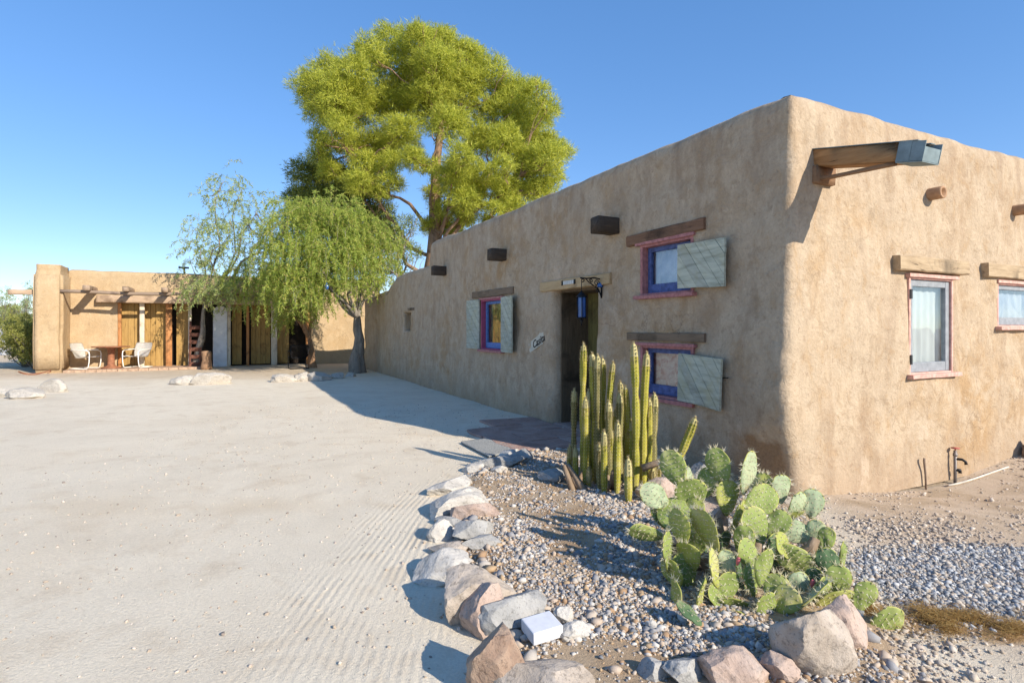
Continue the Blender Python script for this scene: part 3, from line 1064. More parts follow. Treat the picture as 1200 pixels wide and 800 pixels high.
# text direction (+x of board) = house -y, tilted up
SB = Matrix.Rotation(R(-90), 4, 'Z') @ Matrix.Rotation(R(-20), 4, 'Y')
bmesh.ops.transform(b, matrix=SB, verts=b.verts); fix(b)
obj('board', b, M['cream_board'], sign, False)
tm = text_mesh('Casita', .17, .002, .3)
tm.transform(SB @ Matrix.Translation((-.02, -.003, -.005)) @ Matrix.Rotation(R(90), 4, 'X'))
obj('lettering', tm, M['ink'], sign, False)

num = hung('house_number_plate', 'row of white number tiles on the timber door lintel', 'number plate', 3.63, .056, 2.165)
for i in range(5):
    b = bmesh.new(); box_lohi(b, (-.004, -.14 + i * .058, -.028), (-.0, -.14 + i * .058 + .052, .028), .001)
    obj('tile', b, M['tile'], num, False)
b = bmesh.new()
box_lohi(b, (-.008, -.18, -.036), (0, -.15, .036), .002); obj('end_cap', b, M['iron'], num, False)
b = bmesh.new(); box_lohi(b, (-.008, .158, -.036), (0, .186, .036), .002); obj('end_cap', b, M['iron'], num, False)

lamp = hung('hanging_lantern', 'black iron lantern with blue glass hanging from a scrolled bracket at the doorway', 'lantern', 2.86, .02, 2.12)
# local axes: -x off the wall, z up
b = bmesh.new()
add_tube(b, [(.0, 0, -.22), (0, 0, .06)], .012, 8)
add_tube(b, [(0, 0, .03), (-.12, 0, .05), (-.24, 0, .035), (-.34, 0, .04)], .010, 8)
add_tube(b, [(-.005, 0, -.20), (-.05, 0, -.10), (-.14, 0, -.05), (-.22, 0, -.0), (-.26, 0, .035)], .008, 8)
for cx, cz, rr, sg in ((-.08, -.02, .045, 1), (-.17, .005, .03, -1), (-.06, -.13, .03, 1), (-.30, .0, .03, 1)):
    add_tube(b, [(cx + rr * (1 - k / 22) * math.cos(k * .45) * sg, 0, cz + rr * (1 - k / 22) * math.sin(k * .45)) for k in range(18)], .006, 6)
add_lathe(b, [(.0, -.005), (.05, 0), (.05, .012), (.02, .02)], 14, Matrix.Translation((-.004, 0, -.03)) @ Matrix.Rotation(R(-90), 4, 'Y'))
obj('bracket', b, M['iron'], lamp)
b = bmesh.new()
add_lathe(b, [(.0, -.02), (.035, -.012), (.045, .01), (.03, .04), (.0, .048)], 16, Matrix.Translation((-.02, 0, -.06)))
obj('glass_boss', b, M['blueglass'], lamp)
b = bmesh.new()
L0 = Vector((-.32, 0, -.20))
add_tube(b, [L0 + Vector((0, 0, .235)), L0 + Vector((0, 0, .06))], .005, 6)
add_lathe(b, [(.008, .07), (.02, .05), (.075, .0), (.08, -.015), (.0, -.015)], 6, Matrix.Translation(L0))
add_lathe(b, [(.0, -.30), (.065, -.30), (.07, -.285), (.0, -.28)], 6, Matrix.Translation(L0))
add_lathe(b, [(.0, -.40), (.012, -.385), (.008, -.35), (.03, -.31), (.0, -.30)], 8, Matrix.Translation(L0))
for q in range(6):
    a = q * math.pi / 3
    add_tube(b, [L0 + Vector((.064 * math.cos(a), .064 * math.sin(a), -.015)), L0 + Vector((.064 * math.cos(a), .064 * math.sin(a), -.285))], .006, 6)
obj('cage', b, M['iron'], lamp)
b = bmesh.new(); add_lathe(b, [(.054, -.28), (.056, -.27), (.056, -.025), (.054, -.016)], 6, Matrix.Translation(L0))
obj('glass_shade', b, M['blueglass'], lamp, False)

# ------------------------------------------------------------------ porch house (behind the drive)
porch = empty('porch_house', A0, ANG)
tag(porch, 'low golden adobe house with plank panelled porch at the far end', 'house')
FY = 21.1


def ftop(x, y):
    return 3.54 + .05 * noise.noise(Vector((x * .35, y * .2, 1))) + .02 * noise.noise(Vector((x * 1.4, y, 4)))


build_walls('wall', porch, [(-9.55, FY), (1.4, FY), (1.4, FY + 5), (-9.55, FY + 5)], (0,), ftop,
            [(0, 1.5, 8.05, -.31, 2.46, .42, .03)], M['stucco_far'], None, .12, .12)
b = bmesh.new(); box_lohi(b, (-9.35, FY + .2, 3.05), (1.2, FY + 4.8, 3.12)); obj('roof', b, M['roof'], porch, False)
b = bmesh.new()
bmesh.ops.create_cube(b, size=1)
bmesh.ops.bevel(b, geom=b.edges[:], offset=.09, segments=3, affect='EDGES')
bmesh.ops.subdivide_edges(b, edges=b.edges[:], cuts=5, use_grid_fill=True)
bmesh.ops.transform(b, matrix=Matrix.Translation((-9.83, 20.62, 1.70)) @ Matrix.Diagonal((.76, 1.38, 3.78, 1)), verts=b.verts)
for v in b.verts:
    d = noise.noise(v.co * 1.3) * .04
    v.co.x += d; v.co.y += noise.noise(v.co * 1.1 + Vector((9, 0, 0))) * .04
obj('wing_wall', b, M['stucco_far'], porch)
b = bmesh.new()
add_beam(b, (-8.66, 20.93, 2.52), (-1.35, 20.93, 2.52), .26, .25, 41, .012); obj('header_beam', b, M['porch_wood_x'], porch)
for (xa, wd, mt) in ((-8.02, .10, 'plank_orange'), (-7.34, .15, 'plank_pale'), (-6.50, .20, 'plank_orange'), (-5.82, .11, 'plank_pale'),
                     (-4.50, .12, 'plank_pale'), (-3.84, .10, 'plank_orange'), (-2.88, .22, 'plank_pale'), (-1.60, .16, 'plank_orange')):
    b = bmesh.new(); add_beam(b, (xa, FY + .02, .0), (xa, FY + .02, 2.42), wd, .14, int(-xa * 10), .006, up=(0, 1, 0)); obj('post', b, M[mt], porch)
for (xa, xb) in ((-8.0, -7.40), (-7.28, -6.60), (-6.28, -5.86), (-4.40, -4.05), (-3.72, -3.00), (-2.77, -2.3)):
    b = bmesh.new()
    n = max(2, int((xb - xa) / .16)); wd = (xb - xa) / n
    for q in range(n): box_lohi(b, (xa + q * wd + .004, FY + .22, .06), (xa + (q + 1) * wd - .004, FY + .25 + .006 * (q % 2), 2.40), .004)
    obj('plank_panel', b, M['plank_gold'], porch, False)
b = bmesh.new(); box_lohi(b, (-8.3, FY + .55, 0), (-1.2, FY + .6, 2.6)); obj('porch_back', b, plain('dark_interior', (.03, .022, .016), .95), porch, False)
b = bmesh.new(); box_lohi(b, (-8.2, FY + .0, 2.462), (-1.3, FY + .45, 2.50)); obj('soffit', b, M['porch_wood_x'], porch, False)
b = bmesh.new()
box_lohi(b, (-5.05, FY - .10, 0), (-4.56, FY + .2, 2.12), .03)
for v in b.verts: v.co.x += .02 * noise.noise(v.co * 2)
add_lathe(b, [(.24, -.14), (.245, -.12), (.245, .10), (.24, .12)], 24, Matrix.Translation((-4.80, FY + .05, 2.10)) @ Matrix.Rotation(R(90), 4, 'X'))
obj('pier', b, M['whitewash'], porch, False)
for i, xa in enumerate((-8.75, -7.66, -6.52, -5.40, -4.28, -3.16, -2.05)):
    b = bmesh.new(); add_beam(b, (xa, FY + .3, 2.83), (xa, 19.72, 2.83), .19, .17, 60 + i, .012); obj('viga', b, M['porch_wood_y'], porch)
b = bmesh.new(); add_tube(b, [(-9.5 + .5 * k, 20.0 + .02 * math.sin(k * 1.1), 2.70 + .02 * math.sin(k * .9 + 1)) for k in range(17)], .062, 10, 0, True, .25, 3)
obj('rail_pole', b, M['pole_wood'], porch)
b = bmesh.new(); add_beam(b, (-9.9, 20.3, 2.68), (-10.9, 20.3, 2.66), .16, .16, 80, .012); obj('beam_end', b, M['porch_wood_x'], porch)
b = bmesh.new()
for q in range(14):
    xa = -9.42 + q * .3
    box_lohi(b, (xa, 19.98, -.05), (xa + .29, 20.2, .085), .012)
box_lohi(b, (-9.42, 20.205, -.05), (-5.2, FY + .5, .08), .01)
obj('porch_floor', b, M['brick'], porch, False)
b = bmesh.new(); add_tube(b, [(-6.15, 23.5, 3.0), (-6.15, 23.5, 3.98)], .035, 10); add_tube(b, [(-6.36, 23.5, 3.98), (-5.98, 23.5, 3.98)], .04, 10)
obj('roof_vent', b, M['dark_metal'], porch)


def sheet(prof, half, thick=.012, wfun=None, nu=14):
    """a pressed metal shell: profile points (y, z) swept across the width"""
    b = bmesh.new(); rows = []
    for i, (y, z) in enumerate(prof):
        t = i / (len(prof) - 1)
        hw = half * (wfun(t) if wfun else 1)
        rows.append([b.verts.new((hw * (2 * k / nu - 1), y + .05 * ((2 * k / nu - 1) ** 2) * (-1 if wfun else 0), z + (.03 * (2 * k / nu - 1) ** 2 if not wfun else 0))) for k in range(nu + 1)])
    for i in range(len(rows) - 1):
        for k in range(nu): b.faces.new((rows[i][k], rows[i][k + 1], rows[i + 1][k + 1], rows[i + 1][k]))
    ret = bmesh.ops.solidify(b, geom=b.faces[:], thickness=thick)
    return fix(b)


def lawn_chair(label, loc, rz, shell, fr):
    """pressed steel lawn chair, sits facing -y"""
    t = empty('lawn_chair', loc, rz); tag(t, label, 'chair')
    obj('seat', sheet([(-.27, .40), (-.24, .415), (-.1, .40), (.08, .37), (.2, .36), (.23, .38)], .25), shell, t)
    obj('backrest', sheet([(.20, .37), (.23, .45), (.28, .60), (.34, .76), (.37, .86), (.375, .89)], .29, .012,
                          lambda q: .84 + .34 * math.sin(min(1, q * 1.15) * 2.2) * (1 if q < .8 else 1 - ((q - .8) / .2) ** 2 * .45)), shell, t)
    for sx in (-1, 1):
        b = bmesh.new()
        x = sx * .31
        pts = [(x, .30, .66), (x, .05, .645), (x, -.20, .635), (x, -.29, .60), (x, -.31, .50), (x, -.30, .25), (x, -.27, .06), (x, -.22, .018), (x, .05, .018), (x, .34, .018)]
        add_tube(b, pts, .017, 8)
        add_tube(b, [(x, -.29, .42), (sx * .24, -.22, .40)], .012, 8)
        add_tube(b, [(x, .30, .66), (sx * .25, .29, .62)], .012, 8)
        add_box(b, (x, -.05, .662), (.055, .36, .016), None, .006)
        obj('arm_frame', b, fr, t)
    b = bmesh.new(); add_tube(b, [(-.31, .34, .018), (.31, .34, .018)], .017, 8); obj('rear_rail', b, fr, t)
    return t


lawn_chair('white metal lawn chair left of the round table by the wing wall', W(-8.92, 20.62, .085), ANG + R(68), M['white_metal'], M['white_metal'])
lawn_chair('white metal lawn chair between the round table and the plank panels', W(-7.42, 20.55, .085), ANG + R(-35), M['white_metal'], M['white_metal'])
lawn_chair('dark metal armchair in the shade under the pepper tree', Vector((-7.85, 20.7, 0)), R(-150), M['dark_metal'], M['dark_metal'])
t = empty('round_table', W(-8.2, 20.62, .085), ANG); tag(t, 'rusty round pedestal table on the porch floor between two white chairs', 'table')
b = bmesh.new(); add_lathe(b, [(0, .735), (.56, .735), (.575, .745), (.575, .758), (.56, .765), (0, .765)], 40); obj('tabletop', b, M['rust'], t)
b = bmesh.new(); add_lathe(b, [(.30, 0), (.30, .03), (.16, .07), (.11, .12), (.10, .6), (.14, .70), (.2, .735)], 24); obj('pedestal', b, M['rust'], t)

t = empty('ladder', W(-5.62, 20.75, 0), ANG); tag(t, 'short red brown wooden ladder leaning beside the white pier', 'ladder')
for sx in (-.17, .17):
    b = bmesh.new(); add_beam(b, (sx, -.35, .0), (sx, .2, 1.75), .07, .05, 5, .004, up=(0, 1, 0)); obj('side_rail', b, M['redbrown'], t)
for q in range(6):
    b = bmesh.new(); add_beam(b, (-.17, -.35 + .55 * (q + .6) / 6.5, 1.75 * (q + .6) / 6.5), (.17, -.35 + .55 * (q + .6) / 6.5, 1.75 * (q + .6) / 6.5), .05, .14, q, .004); obj('rung', b, M['redbrown'], t)
b = bmesh.new(); add_lathe(b, [(.0, -.03), (.19, -.03), (.185, .15), (.155, .35), (.165, .58), (.15, .66), (.06, .68), (.0, .675)], 20)
for v in b.verts: v.co += Vector((1, 1, 0)) * .02 * noise.noise(v.co * 7)
o = obj('tree_stump', b, M['bark_brown'], None, loc=G(242, 433) + Vector((0, 0, .0))); tag(o, 'upright brown stump standing in front of the white pier', 'stump')

# ------------------------------------------------------------------ rocks


def rock(label, x, y, sx, sy, sz, mat, rz=0.0, sd=1, sink=.32, tilt=(0, 0), group=None, cuts=12, sub=5, pointy=0.0):
    b = bmesh.new()
    bmesh.ops.create_icosphere(b, subdivisions=sub, radius=1)
    r = random.Random(sd * 131 + 7)
    planes = []
    for _ in range(cuts):
        n = Vector((r.gauss(0, 1), r.gauss(0, 1), r.gauss(0, 1) * .8 + .2)).normalized()
        planes.append((n, r.uniform(.52, .84)))
    off = Vector((sd * 3.7, sd * 1.3, sd * 2.1))
    for v in b.verts:
        p = v.co.copy()
        p *= 1 + .16 * noise.fractal(p * 1.1 + off, .9, 2, 3)
        for n, d in planes:
            e = p.dot(n) - d
            if e > 0: p -= n * e * .97
        p *= 1 + .045 * noise.fractal(p * 3.2 + off, .8, 2, 5)
        if pointy: p.x *= 1 - pointy * max(0, p.z); p.y *= 1 - pointy * max(0, p.z)
        v.co = Vector((p.x * sx / 2 * 1.15, p.y * sy / 2 * 1.15, p.z * sz / 2 * 1.12))
    # seat it: the lowest fifth sits under the soil
    zmin = min(v.co.z for v in b.verts)
    for v in b.verts: v.co.z -= zmin
    o = obj('rock', b, M[mat], None)
    o.data.set_sharp_from_angle(angle=R(24 if y < 12 else 60))
    o.location = (x, y, gz(x, y) - sink * sz)
    o.rotation_euler = (tilt[0], tilt[1], rz)
    tag(o, label, 'rock', group)
    return o


BR = 'rocks edging the gravel bed'
# pixel centre, width and height in metres on the ground, from the near end to the far end
def rk(label, px, py, w, d, h, mat, rz, sd, **kw):
    p = G(px, py)
    if p.y > 12: mat = 'rock_pale'
    rock(label, p.x, p.y, w, d, h, mat, R(rz), sd, group=kw.pop('group', BR), **kw)


rk('long flat white stone lying slantwise at the outer curve of the border', 531, 577, .58, .24, .16, 'rock_white', 55, 1)
rk('largest white slab of the curved border, pointing down to the sand', 537, 602, .62, .27, .20, 'rock_white', 50, 2)
rk('small white stone capping the far tip of the border', 556, 553, .24, .18, .12, 'rock_white', 20, 3)
rk('flat pinkish stone just inside the large white slab', 556, 613, .38, .22, .13, 'rock_pink', 10, 4)
rk('small pale stone wedged below the large white slab', 529, 617, .22, .13, .08, 'rock_grey', -20, 5)
rk('round white cobble on the sandy side of the border', 516, 632, .18, .19, .15, 'rock_white', 0, 6, cuts=8)
rk('grey speckled stone beside the round white cobble', 555, 636, .32, .22, .17, 'rock_grey', 15, 7)
rk('small tan stone below the round white cobble', 526, 650, .26, .20, .12, 'rock_tan', -10, 8)
rk('low grey stone on the gravel side below the speckled stone', 566, 648, .28, .15, .10, 'rock_grey', 10, 9)
rk('pale wedge shaped stone tipping onto the raked sand', 520, 677, .33, .26, .20, 'rock_white', 25, 10)
rk('big pinkish grey boulder with a sloping flank in the middle of the border', 546, 716, .52, .34, .32, 'rock_tan', 48, 11, tilt=(R(8), R(10)), pointy=.2)
rk('upright salmon pink rock between the sloping boulder and the flat topped one', 567, 736, .22, .24, .32, 'rock_pink', 30, 12, pointy=.15)
rk('flat topped grey rock beside the pale concrete block', 599, 737, .34, .26, .24, 'rock_grey', 10, 13)
rk('tall rugged brown rock nearest the camera on the border', 587, 806, .24, .24, .36, 'rock_brown', 40, 14, cuts=12, pointy=.1)
rk('broad tan rock cut off by the bottom of the picture', 638, 822, .40, .30, .20, 'rock_tan', -8, 15)
rk('small cream stone behind the pale concrete block', 661, 738, .10, .09, .09, 'rock_white', 0, 16, cuts=6)
rk('cream stone touching the pale concrete block', 674, 756, .14, .11, .08, 'rock_white', 20, 17, cuts=6)
rk('low grey stone in cactus shadow at the back of the bed', 585, 551, .55, .18, .14, 'rock_grey', 20, 18)
rk('pointed grey stone at the far back corner of the bed', 613, 544, .26, .22, .20, 'rock_grey', 0, 19, pointy=.5)
rk('flat white stone lying behind the doormat end of the bed', 598, 540, .30, .16, .10, 'rock_white', 10, 20)
rk('little white stone on orange soil inside the far curve', 585, 559, .16, .12, .08, 'rock_white', 30, 21)
PR = 'rocks around the prickly pear'
rk('large pale boulder in front of the prickly pear', 951, 790, .30, .28, .36, 'rock_tan', 15, 22, group=PR, cuts=8, pointy=.15)
rk('tan rock leaning behind the large pale boulder', 988, 752, .28, .24, .24, 'rock_pink', -25, 23, group=PR)
rk('rough brown rock at the bottom edge left of the large boulder', 862, 808, .32, .22, .17, 'rock_pink', 5, 24, group=PR, cuts=12)
rk('rounded grey cobble at the bottom edge of the bed', 766, 803, .13, .12, .10, 'rock_grey', 0, 25, group=PR, cuts=8)
rk('grey cobble next to the rough brown rock', 801, 807, .18, .14, .10, 'rock_grey', 20, 26, group=PR, cuts=9)
rk('small tan stone wedged between brown rock and large boulder', 915, 803, .14, .13, .12, 'rock_pink', 20, 27, group=PR)
rk('tiny white stone lying on gravel before the fallen cactus pad', 765, 745, .06, .05, .05, 'rock_white', 0, 28, group=PR, cuts=6)
rk('pinkish stone behind the left pads of the prickly pear', 772, 592, .40, .26, .26, 'rock_pink', 0, 29, group=PR)
rk('blue grey stone at the foot of the shaded wall', 822, 566, .24, .2, .2, 'rock_grey', 0, 30, group=PR)
rk('grey stone left of the column cactus on shaded gravel', 648, 569, .26, .2, .13, 'rock_grey', 20, 31, group=PR)
FR = 'rocks edging the far planting bed'
rk('small white boulder right of a flatter one in the left foreground bed', 64, 459, .60, .45, .36, 'rock_white', 10, 32, group=FR, cuts=4)
rk('flat white boulder between two others at the far left edge', 33, 466, .70, .5, .28, 'rock_white', 10, 33, group=FR, cuts=4)
rk('low white boulder cut off by the left edge of the picture', 2, 464, .70, .5, .20, 'rock_tan', 0, 34, group=FR, cuts=4)
rk('long white boulder in front of the white pier', 245, 450, .92, .5, .42, 'rock_white', 20, 35, group=FR, cuts=4)
rk('round white boulder beside the long one below the stump', 215, 450, .55, .45, .36, 'rock_white', 0, 36, group=FR, cuts=4)
rk('white boulder with a pointed left end under the pepper tree', 333, 447, .60, .42, .30, 'rock_white', 20, 37, group=FR, cuts=4)
rk('compact white boulder second from the left under the pepper tree', 354, 446, .48, .42, .32, 'rock_white', 20, 38, group=FR, cuts=4)
rk('tan boulder with a sloping top under the pepper tree', 374, 446, .62, .45, .34, 'rock_tan', 20, 39, group=FR, cuts=4)
rk('shaded grey boulder left of the pepper tree trunk', 397, 443, .42, .36, .24, 'rock_grey', 20, 40, group=FR)
rk('shaded grey boulder touching the pepper tree trunk', 411, 441, .40, .36, .26, 'rock_grey', 20, 41, group=FR)
p = W(4.05, -.22)
rock('dark pointed rock against the foot of the sunlit wall', p.x, p.y, .30, .22, .36, 'rock_brown', R(30), 42, cuts=7, pointy=.45)
PRK = [('pinkish rock amid the prickly pear pads', 1.22, 3.62, .40, .32, .62, 'rock_pink', 43)]
for lb, x, y, a, b_, c, m_, sd in PRK: rock(lb, x, y, a, b_, c, m_, R(10), sd, group=PR, cuts=9)

# ------------------------------------------------------------------ loose stones
def ico():
    b = bmesh.new(); bmesh.ops.create_icosphere(b, subdivisions=1, radius=1)
    b.verts.ensure_lookup_table()
    v = np.array([q.co[:] for q in b.verts]); f = np.array([[q.index for q in fc.verts] for fc in b.faces]); b.free()
    return v, f


IV, IF = ico()


def stones(name, label, pts, rad, mat, flat=.62, bury=.35):
    n = len(pts); k = len(IV)
    jit = 1 + rng.normal(0, .26, (n, k, 1))
    v = IV[None] * jit
    sc = np.stack([rng.uniform(.75, 1.35, n), rng.uniform(.65, 1.1, n), rng.uniform(.45, .9, n) * flat / .62], 1) * rad[:, None]
    v = v * sc[:, None, :]
    a = rng.uniform(0, 6.28, n); ca, sa = np.cos(a), np.sin(a)
    tx = rng.normal(0, .35, n)
    y1 = v[..., 1] * np.cos(tx)[:, None] - v[..., 2] * np.sin(tx)[:, None]
    z1 = v[..., 1] * np.sin(tx)[:, None] + v[..., 2] * np.cos(tx)[:, None]
    x2 = v[..., 0] * ca[:, None] - y1 * sa[:, None]
    y2 = v[..., 0] * sa[:, None] + y1 * ca[:, None]
    z0 = gz_arr(pts[:, 0], pts[:, 1]) + sc[:, 2] * (1 - 2 * bury)
    V = np.stack([x2 + pts[:, :1], y2 + pts[:, 1:2], z1 + z0[:, None]], -1).reshape(-1, 3)
    F = (IF[None] + (np.arange(n) * k)[:, None, None]).reshape(-1, 3)
    o = obj(name, np_mesh(name, V, F, 3), mat, None, False)
    tag(o, label, kind='stuff')
    return o


def gravel_mat(name, stops, rough=.85):
    k = NT(name)
    c = k.ramp(k.island(), stops, 'CONSTANT')
    n2 = k.noise(k.coord((1, 1, 1), 'World'), 160, 4, .7)
    c = k.mix(.35, c, k.ramp(n2, [(.3, .5), (.7, 1.0)]), 'MULTIPLY')
    k.base(c)
    return k.set(rough, 0, .2)


G1 = gravel_mat('mixed_gravel', [(0, (.46, .42, .37)), (.14, (.56, .52, .47)), (.26, (.32, .31, .31)), (.40, (.50, .42, .34)), (.52, (.22, .225, .235)),
                                 (.62, (.50, .40, .31)), (.74, (.62, .58, .52)), (.80, (.46, .33, .20)), (.90, (.38, .25, .15))])
G2 = gravel_mat('blue_grey_gravel', [(0, (.33, .34, .35)), (.18, (.46, .47, .48)), (.36, (.21, .22, .24)), (.5, (.58, .57, .55)), (.62, (.40, .385, .36)),
                                     (.8, (.47, .41, .34)), (.9, (.30, .28, .26))])
G3 = gravel_mat('sandy_pebble', [(0, (.52, .44, .35)), (.25, (.42, .34, .26)), (.5, (.58, .51, .43)), (.7, (.28, .23, .19)), (.85, (.48, .40, .33))])

cand = np.stack([rng.uniform(-.7, 2.5, 190000), rng.uniform(1.9, 7, 190000)], 1)
sd_ = poly_sd(cand[:, 0], cand[:, 1], BED)
dens = vnoise(cand[:, 0], cand[:, 1], .55, 21) * .65 + vnoise(cand[:, 0], cand[:, 1], .18, 22) * .35
edge = sstep(sd_, .03, .65)
right = 1 - .8 * sstep(cand[:, 0] - 1.7 - .1 * (cand[:, 1] - 3), 0, .5)
keep = (sd_ > .0) & (rng.random(190000) < (.10 + .90 * sstep(dens, .38, .58)) * (.22 + .78 * edge) * right)
pts = cand[keep]
rad_ = np.clip(rng.lognormal(math.log(.0064), .52, len(pts)), .0035, .028)
near_edge = (sd_[keep] < .22) & (rng.random(len(pts)) < .035)
rad_[near_edge] = rng.uniform(.018, .045, near_edge.sum())
stones('gravel', 'mixed pale gravel covering the planting bed', pts, rad_, G1)
cand = np.stack([rng.uniform(1.6, 5.6, 190000), rng.uniform(2.3, 5.2, 190000)], 1)
q = 1 - np.hypot((cand[:, 0] - 3.05) / 1.15, (cand[:, 1] - 3.38) / .58)
keep = rng.random(190000) < sstep(q + .35 * (vnoise(cand[:, 0], cand[:, 1], .3, 41) - .5), -.15, .35) * .55
pts = cand[keep]
stones('blue_gravel', 'blue grey crushed gravel patch beside the prickly pear', pts, np.clip(rng.lognormal(math.log(.0066), .45, len(pts)), .0035, .02), G2)
cand = np.stack([rng.uniform(1.5, 6.5, 60000), rng.uniform(2.0, 7.6, 60000)], 1)
loc_ = np.array([(HI @ Vector((x, y, 0)))[:2] for x, y in cand])
keep = (poly_sd(cand[:, 0], cand[:, 1], BED) < .1) & ~((loc_[:, 0] > -.05) & (loc_[:, 1] > -.05)) & (rng.random(60000) < .12 + .88 * sstep(vnoise(cand[:, 0], cand[:, 1], .5, 31), .35, .75)) & ((rng.random(60000) < .3) | (cand[:, 1] < 4.6))
pts = cand[keep]
stones('loose_pebbles', 'small loose pebbles strewn on the sand below the sunlit wall', pts, np.clip(rng.lognormal(math.log(.008), .4, len(pts)), .004, .022), G3)
cand = np.stack([rng.uniform(-5, .2, 3200), rng.uniform(1.8, 11, 3200)], 1)
pts = cand[poly_sd(cand[:, 0], cand[:, 1], BED) < -.05]
stones('drive_pebbles', 'few tiny pebbles scattered over the raked drive', pts, np.clip(rng.lognormal(math.log(.006), .4, len(pts)), .003, .014), G3)

# ------------------------------------------------------------------ paving, mat, small ground things
b = bmesh.new()
rs = random.Random(4)
for i in range(4):
    for j in range(3):
        a0 = 2.6 + i * .55; n0 = .08 + j * .46
        if j == 2 and i == 3: continue
        hw, hd = .262, .218
        pts_ = [(a0 + .25 + hw * sx + rs.uniform(-.03, .03), n0 + .22 + hd * sy + rs.uniform(-.03, .03)) for sx, sy in ((-1, -1), (0, -1.02), (1, -1), (1, 1), (0, 1.02), (-1, 1))]
        h = .028 + rs.uniform(-.006, .006)
        lo_, hi_ = [], []
        for (a, n) in pts_:
            wp = ML @ Vector((a, n, 0)); g = gz(*(HM @ wp)[:2])
            lo_.append(b.verts.new((wp.x, wp.y, g - .05))); hi_.append(b.verts.new((wp.x, wp.y, g + h)))
        b.faces.new(hi_)
        for k in range(6): b.faces.new((lo_[k], lo_[(k + 1) % 6], hi_[(k + 1) % 6], hi_[k]))
fix(b); bmesh.ops.bevel(b, geom=[e for e in b.edges if len(e.link_faces) == 2], offset=.006, segments=1, affect='EDGES')
o = obj('paving', b, M['slab'], None, False, A0, (0, 0, ANG)); tag(o, 'worn pinkish flagstones laid before the doorway', kind='structure')

b = bmesh.new(); nn = 40
corners = [G(540, 519), G(573, 537), G(611, 528), G(571, 515)]
g = [[None] * (nn + 1) for _ in range(nn + 1)]
for i in range(nn + 1):
    for j in range(nn + 1):
        u, v = i / nn, j / nn
        p = corners[0] * (1 - u) * (1 - v) + corners[1] * (1 - u) * v + corners[2] * u * v + corners[3] * u * (1 - v)
        g[i][j] = b.verts.new((p.x, p.y, gz(p.x, p.y) + .016 + .006 * noise.noise(p * 3) + .004 * noise.noise(p * 40)))
for i in range(nn):
    for j in range(nn): b.faces.new((g[i][j], g[i + 1][j], g[i + 1][j + 1], g[i][j + 1]))
fix(b); bmesh.ops.solidify(b, geom=b.faces[:], thickness=.016)
o = obj('doormat', fix(b), M['mat_rubber'], None); tag(o, 'worn grey doormat lying in the sun before the flagstones', 'doormat')

p = G(635, 757)
b = bmesh.new(); add_box(b, (0, 0, 0), (.155, .135, .06), None, .006)
o = obj('concrete_block', b, M['paver'], None, False, (p.x, p.y, gz(p.x, p.y) + .04), (R(4), R(-3), R(24))); tag(o, 'pale square concrete block on the gravel beside the grey rock', 'block')

# standpipe, stake and ground pipe at the foot of the sunlit wall
p = W(2.50, -.10); z0 = gz(p.x, p.y)
t = empty('standpipe', (p.x, p.y, z0), ANG); tag(t, 'upright garden tap pipe with a small red handle by the sunlit wall', 'tap')
b = bmesh.new(); add_tube(b, [(0, 0, -.1), (0, 0, .36)], .016, 10); add_tube(b, [(0, 0, .30), (0, 0, .33)], .022, 10); obj('pipe', b, M['steelpipe'], t)
b = bmesh.new(); add_tube(b, [(0, 0, .27), (.03, -.05, .27), (.045, -.075, .25), (.045, -.08, .22)], [.014, .014, .014, .016], 10)
add_tube(b, [(0, 0, .15), (.03, -.03, .15), (.03, -.03, .12)], .018, 8); obj('spigot', b, M['dark_metal'], t)
b = bmesh.new(); add_tube(b, [(0, 0, .36), (0, 0, .385)], .006, 6)
add_lathe(b, [(.0, .38), (.04, .382), (.042, .39), (.0, .395)], 10); obj('handle', b, plain('faded_red_paint', (.40, .10, .08), .6), t)
p = W(1.98, -.08); z0 = gz(p.x, p.y)
b = bmesh.new(); add_tube(b, [(0, 0, -.05), (-.01, 0, .15), (-.035, 0, .30), (-.03, 0, .33)], [.010, .011, .012, .012], 8, 0, True, .3, 4)
o = obj('wooden_stake', b, M['pole_wood'], None, True, (p.x, p.y, z0), (0, 0, ANG)); tag(o, 'thin dark stake left of the garden tap', 'stake')
b = bmesh.new(); ppts = []
for q in range(9):
    a = 2.3 + q * .135; pw = W(a, -.13 - .010 * q); ppts.append((pw.x, pw.y, gz(pw.x, pw.y) + .022))
add_tube(b, ppts, .010, 8)
o = obj('ground_pipe', b, M['pvc'], None); tag(o, 'white plastic pipe lying along the foot of the sunlit wall', 'pipe')
b = bmesh.new(); pl = []
for q in range(40):
    a = q / 39 * 2 * math.pi * 1.15; pl.append((.42 * math.cos(a) * (1 + .06 * math.sin(3 * a)), .34 * math.sin(a), .03 + .05 * (1 + math.sin(a * 2.1)) + .03 * q / 39))
add_tube(b, pl, .014, 6)
pw = G(40, 440); o = obj('hose_coil', b, M['rust'], None, True, (pw.x, pw.y, 0)); tag(o, 'loose rusty brown hoop of hose on the sand before the wing wall', 'hose')

